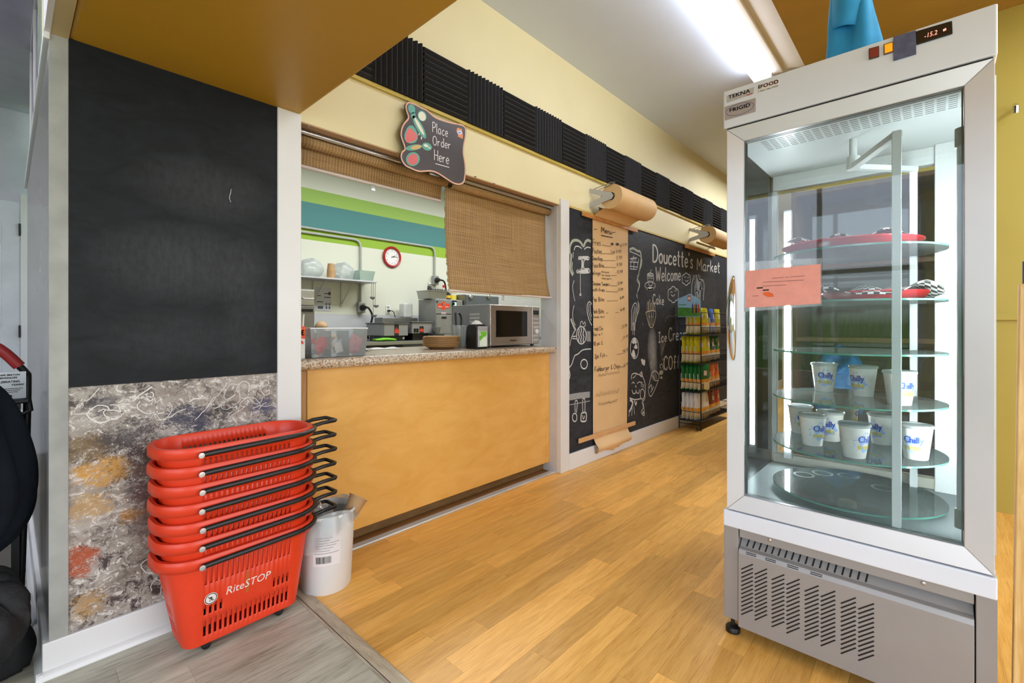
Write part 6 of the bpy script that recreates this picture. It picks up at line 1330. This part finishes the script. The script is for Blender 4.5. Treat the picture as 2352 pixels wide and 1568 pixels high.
def flame(a, b, y, par):
    o = MB().box((a.x, y, a.z), (b.x, y + .002, b.z)).build('badge', INK, par); w_ = b.x - a.x; h = b.z - a.z
    MB().flat([(a.x + w_ * p, y - .0006, a.z + h * q) for p, q in ((.05, .22), (.95, .22), (.95, .6), (.8, .48), (.68, .72), (.5, .52), (.36, .78), (.2, .5), (.05, .64))]).build('flame_print', emisless, o)
emisless = mat('flame_red', (232, 70, 36), .5)
flame(a, b, 4.7475, w1)
MB().box((3.10, 4.775, .93), (3.28, 4.778, .965)).build('control_strip', mat('control_dark', (34, 34, 36), .3), w1); MB().lathe([(.012, 0), (.012, -.014)], 12, (3.25, 4.776, .947), 'Y').build('knob', WHT, w1)
w2 = warmer(3.358, 3.66, 4.74, 5.1, 1.0, 1.148, 'second smaller food warmer with rocker switches beside the fryer')
flame(onY(964, 765, 4.738), onY(973, 749, 4.738), 4.737, w2)
for u0 in (951, 957): 
    a, b = onY(u0 - .5, 763, 4.739), onY(u0 + 4, 754, 4.739); MB().box((a.x, 4.733, a.z), (b.x, 4.741, b.z)).build('switch', BLK, w2, bevel=.002)
bx_ = MB().box((3.2, 5.15, TT), (3.74, 5.34, 1.2)).build('steel_box', DST, org=(3.47, 5.24, TT), bevel=.006); tag(bx_, 'low dark steel box behind the two food warmers', 'steel box')
fy = thing('deep_fryer', 'grey upright fryer with a red and orange badge on the steel table', 'fryer', (3.94, 5.0, TT))
FGR = mat('fryer_grey', (150, 150, 148), .4, .4)
MB().box((3.765, 4.80, TT), (4.235, 5.17, 1.446)).build('body', FGR, fy, bevel=.006)
a, b = onY(1002, 766, 4.798), onY(1036, 723, 4.798); do = MB().box((a.x, 4.794, a.z), (b.x, 4.801, b.z)).build('door', FGR, fy, bevel=.003)
MB().box(((a.x + b.x) / 2 - .04, 4.788, b.z - .05), ((a.x + b.x) / 2 + .04, 4.795, b.z - .025)).build('handle', BLK, do, bevel=.003)
MB().box((a.x, 4.795, b.z + .004), (b.x, 4.801, b.z + .014)).build('gap', BLK, fy)
cx_, cz_ = onY(1019, 702, 4.797).x, onY(1019, 702, 4.797).z
bdg = MB().flat([(cx_ + x * 1.1, 4.7985, cz_ + z) for x, z in ((-.10, .005), (-.09, -.028), (-.05, -.03), (0, -.06), (.05, -.03), (.09, -.028), (.10, .005), (.08, .03), (.04, .03), (0, .062), (-.04, .03), (-.08, .03))]).build('badge', mat('badge_red', (222, 72, 36), .5), fy)
s = MB(); text(s, 'RX', (cx_ - .03, 4.7975, cz_ + .0), (1, 0, 0), (0, 0, 1), wid=.055, bold=.002); s.build('lettering', WHT, bdg)
for k in (-1, 1): MB().box((cx_ + k * .055 - .03, 4.7975, cz_ - .018), (cx_ + k * .055 + .03, 4.7984, cz_ - .010)).build('badge_bar', WHT, bdg)
bs = MB().box((cx_ - .04, 4.796, cz_ - .135), (cx_ + .04, 4.799, cz_ - .09)).build('small_plate', mat('pink_plate', (236, 200, 206), .4), fy)
a, b = onY(1040, 769, 4.79), onY(1049, 690, 4.79); cpn = MB().box((a.x, 4.785, a.z), (b.x, 4.80, b.z)).build('control_panel', BLK, fy, bevel=.003)
MB().box((a.x + .01, 4.783, b.z - .07), (b.x - .01, 4.786, b.z - .025)).build('screen', emis('green_screen', (.05, .6, .25), 1.0), cpn)
for k in range(6): MB().lathe([(.012, 0), (.012, -.006)], 12, ((a.x + b.x) / 2, 4.785, b.z - .24 - .035 * k), 'Y').build('button', mat('button_pale', (170, 170, 170), .4), cpn)
MB().lathe([(.02, 0), (.02, -.02)], 14, (4.06, 4.8, 1.39), 'Y').build('knob', BLK, fy); MB().lathe([(.01, 0), (.01, -.012)], 12, (3.79, 4.8, 1.41), 'Y').build('knob', BLK, fy)
pn_ = thing('steel_pan', 'rectangular steel insert pan on top of the fryer', 'pan', (3.86, 4.97, 1.447))
MB().add([(3.70, 4.86, 1.45), (3.98, 4.86, 1.45), (3.98, 5.08, 1.45), (3.70, 5.08, 1.45), (3.685, 4.845, 1.552), (3.995, 4.845, 1.552), (3.995, 5.095, 1.552), (3.685, 5.095, 1.552)], [(0, 3, 2, 1), (0, 1, 5, 4), (1, 2, 6, 5), (2, 3, 7, 6), (3, 0, 4, 7)]).build('pan', STEEL, pn_, solid=.003)
MB().tube([(3.68, 4.84, 1.553), (4.0, 4.84, 1.553), (4.0, 5.1, 1.553), (3.68, 5.1, 1.553)], .005, 6, closed=True).build('rim', STEEL, pn_)
MB().box((3.70, 4.86, 1.53), (3.98, 5.08, 1.535)).build('lid', DST, pn_)
for i in range(11): MB().lathe([(.010, 0), (.006, .03), (0, .032)], 8, (3.70 + .028 * i, 4.855, 1.553), caps=False).build('stud', BLK, pn_)
sk_ = thing('salt_shaker', 'small chrome-topped shaker standing on the steel pan', 'shaker', (3.79, 4.96, 1.536))
MB().lathe([(0, 0), (.026, 0), (.03, .05), (.026, .085), (0, .085)], 16, caps=False).build('jar', mat('shaker_dark', (70, 70, 74), .2), sk_, local=True, smooth=40); MB().lathe([(.028, .083), (.028, .105), (.02, .125), (0, .13)], 16, caps=False).build('cap', CHROME, sk_, local=True, smooth=40)
def bottle(u, Y, z0, h, r_, body, cap, lb, name='sauce_bottle'):
    x = onY(u, 700, Y).x; t = thing(name, lb, 'bottle', (x, Y, z0))
    MB().lathe([(0, 0), (r_, 0), (r_, h * .62), (r_ * .45, h * .78), (r_ * .45, h * .86), (0, h * .86)], 16, caps=False).build('body', body, t, local=True, smooth=40)
    MB().lathe([(r_ * .5, h * .84), (r_ * .5, h), (0, h)], 16, caps=False).build('cap', cap, t, local=True, smooth=40)
    MB().lathe([(r_ * 1.02, h * .2), (r_ * 1.02, h * .5)], 16, caps=False).build('label', mat('bottle_label', (232, 196, 60), .5), t, local=True, smooth=40)
bottle(1019, 4.95, 1.447, .2, .034, mat('bottle_clear', (214, 196, 180), .3), mat('cap_red', (206, 34, 34), .4), 'sauce bottle with a red cap on the fryer beside the blind')
bottle(1029, 4.95, 1.447, .13, .036, mat('bottle_black', (40, 40, 46), .3), WHT, 'short dark bottle between the red-capped bottle and the yellow tub')
t = thing('spice_tub', 'white tub with a yellow label on top of the fryer', 'tub', (onY(1040, 700, 4.95).x, 4.95, 1.447)); MB().lathe([(0, 0), (.05, 0), (.05, .1), (0, .1)], 20, caps=False).build('tub', WHT, t, local=True, smooth=40); MB().lathe([(.0505, .01), (.0505, .07)], 20, caps=False).build('label', mat('yellow_label', (226, 206, 70), .5), t, local=True, smooth=40); MB().lathe([(.053, .095), (.053, .112), (0, .112)], 20, caps=False).build('lid', mat('tub_lid', (210, 206, 170), .5), t, local=True, smooth=40)
o = MB().box((3.56, 5.2, 1.2005), (3.70, 5.33, 1.40)).build('white_canister', mat('canister_white', (230, 232, 230), .4), org=(3.63, 5.26, 1.2), bevel=.02); tag(o, 'white plastic canister standing left of the fryer', 'canister')
sb = MB().box((3.60, 4.635, TT), (3.78, 4.73, .985)).build('heating_base', BLK, org=(3.69, 4.68, TT), bevel=.004); tag(sb, 'black heating base under the steel bowl in the kitchen', 'heating base')
o = MB().lathe([(0, 0), (.05, 0), (.078, .06), (.088, .095), (.092, .096), (.086, .097), (.075, .062), (.048, .004), (0, .004)], 32, caps=False).build('steel_bowl', STEEL, local=True, smooth=50); o.location = (3.69, 4.682, .9855); o.scale = (.6, .6, .95); tag(o, 'shiny steel mixing bowl seen above the paper plates', 'bowl')
o = crumple('green_cloth', (2.98, 4.735, .934), (.16, .03, .02), mat('lime_cloth', (120, 196, 50), .8, var=.2, vscale=30), 61, 12, .2); tag(o, 'lime green cloth at the front of the steel table below the warmer', 'cloth')
for i, (u, v, r_) in enumerate(((733, 735, .07), (741, 748, .075), (752, 753, .065), (764, 755, .06), (772, 756, .055), (735, 750, .07))):
    p = onY(u, v, 4.95); o = crumple('bread_roll', (p.x, 4.9 + .03 * (i % 3), TT + r_ * .8 + (.12 if i in (0,) else .0 if i != 1 else .05)), (r_, r_ * .9, r_ * .75), mat('bread_crust', (206, 172, 128), .6, var=.15, vscale=20), 70 + i, 10, .1)
    tag(o, ('bread roll on top of the bagged pile by the steel cabinet', 'bread roll second highest in the pile by the cabinet', 'bread roll in the middle of the row on the steel table', 'bread roll second from the right of the row', 'rightmost bread roll on the steel table', 'bread roll tucked against the steel cabinet')[i], 'bread roll', 'bread rolls on the steel table')
ov = thing('counter_oven', 'dark grey counter-top oven with knobs seen just above the microwave', 'oven', (5.0, 5.0, TT))
MB().box((4.25, 4.77, TT), (5.86, 5.3, 1.527)).build('body', DST, ov, bevel=.006)
MB().box((4.26, 4.755, 1.375), (4.88, 4.77, 1.52)).build('control_fascia', mat('oven_fascia', (92, 98, 100), .4), ov, bevel=.003)
MB().box((4.90, 4.755, 1.375), (5.84, 4.77, 1.52)).build('vent_fascia', mat('oven_pale', (186, 186, 182), .4), ov, bevel=.003)
for u in (1080, 1121): MB().lathe([(.03, 0), (.03, -.02), (.02, -.03), (0, -.03)], 16, (onY(u, 681, 4.755).x, 4.755, onY(u, 681, 4.755).z), 'Y', caps=False).build('knob', CHROME, ov, smooth=40)
MB().box((4.28, 4.752, 1.0), (5.8, 4.77, 1.34)).build('door', BLK, ov, bevel=.004)
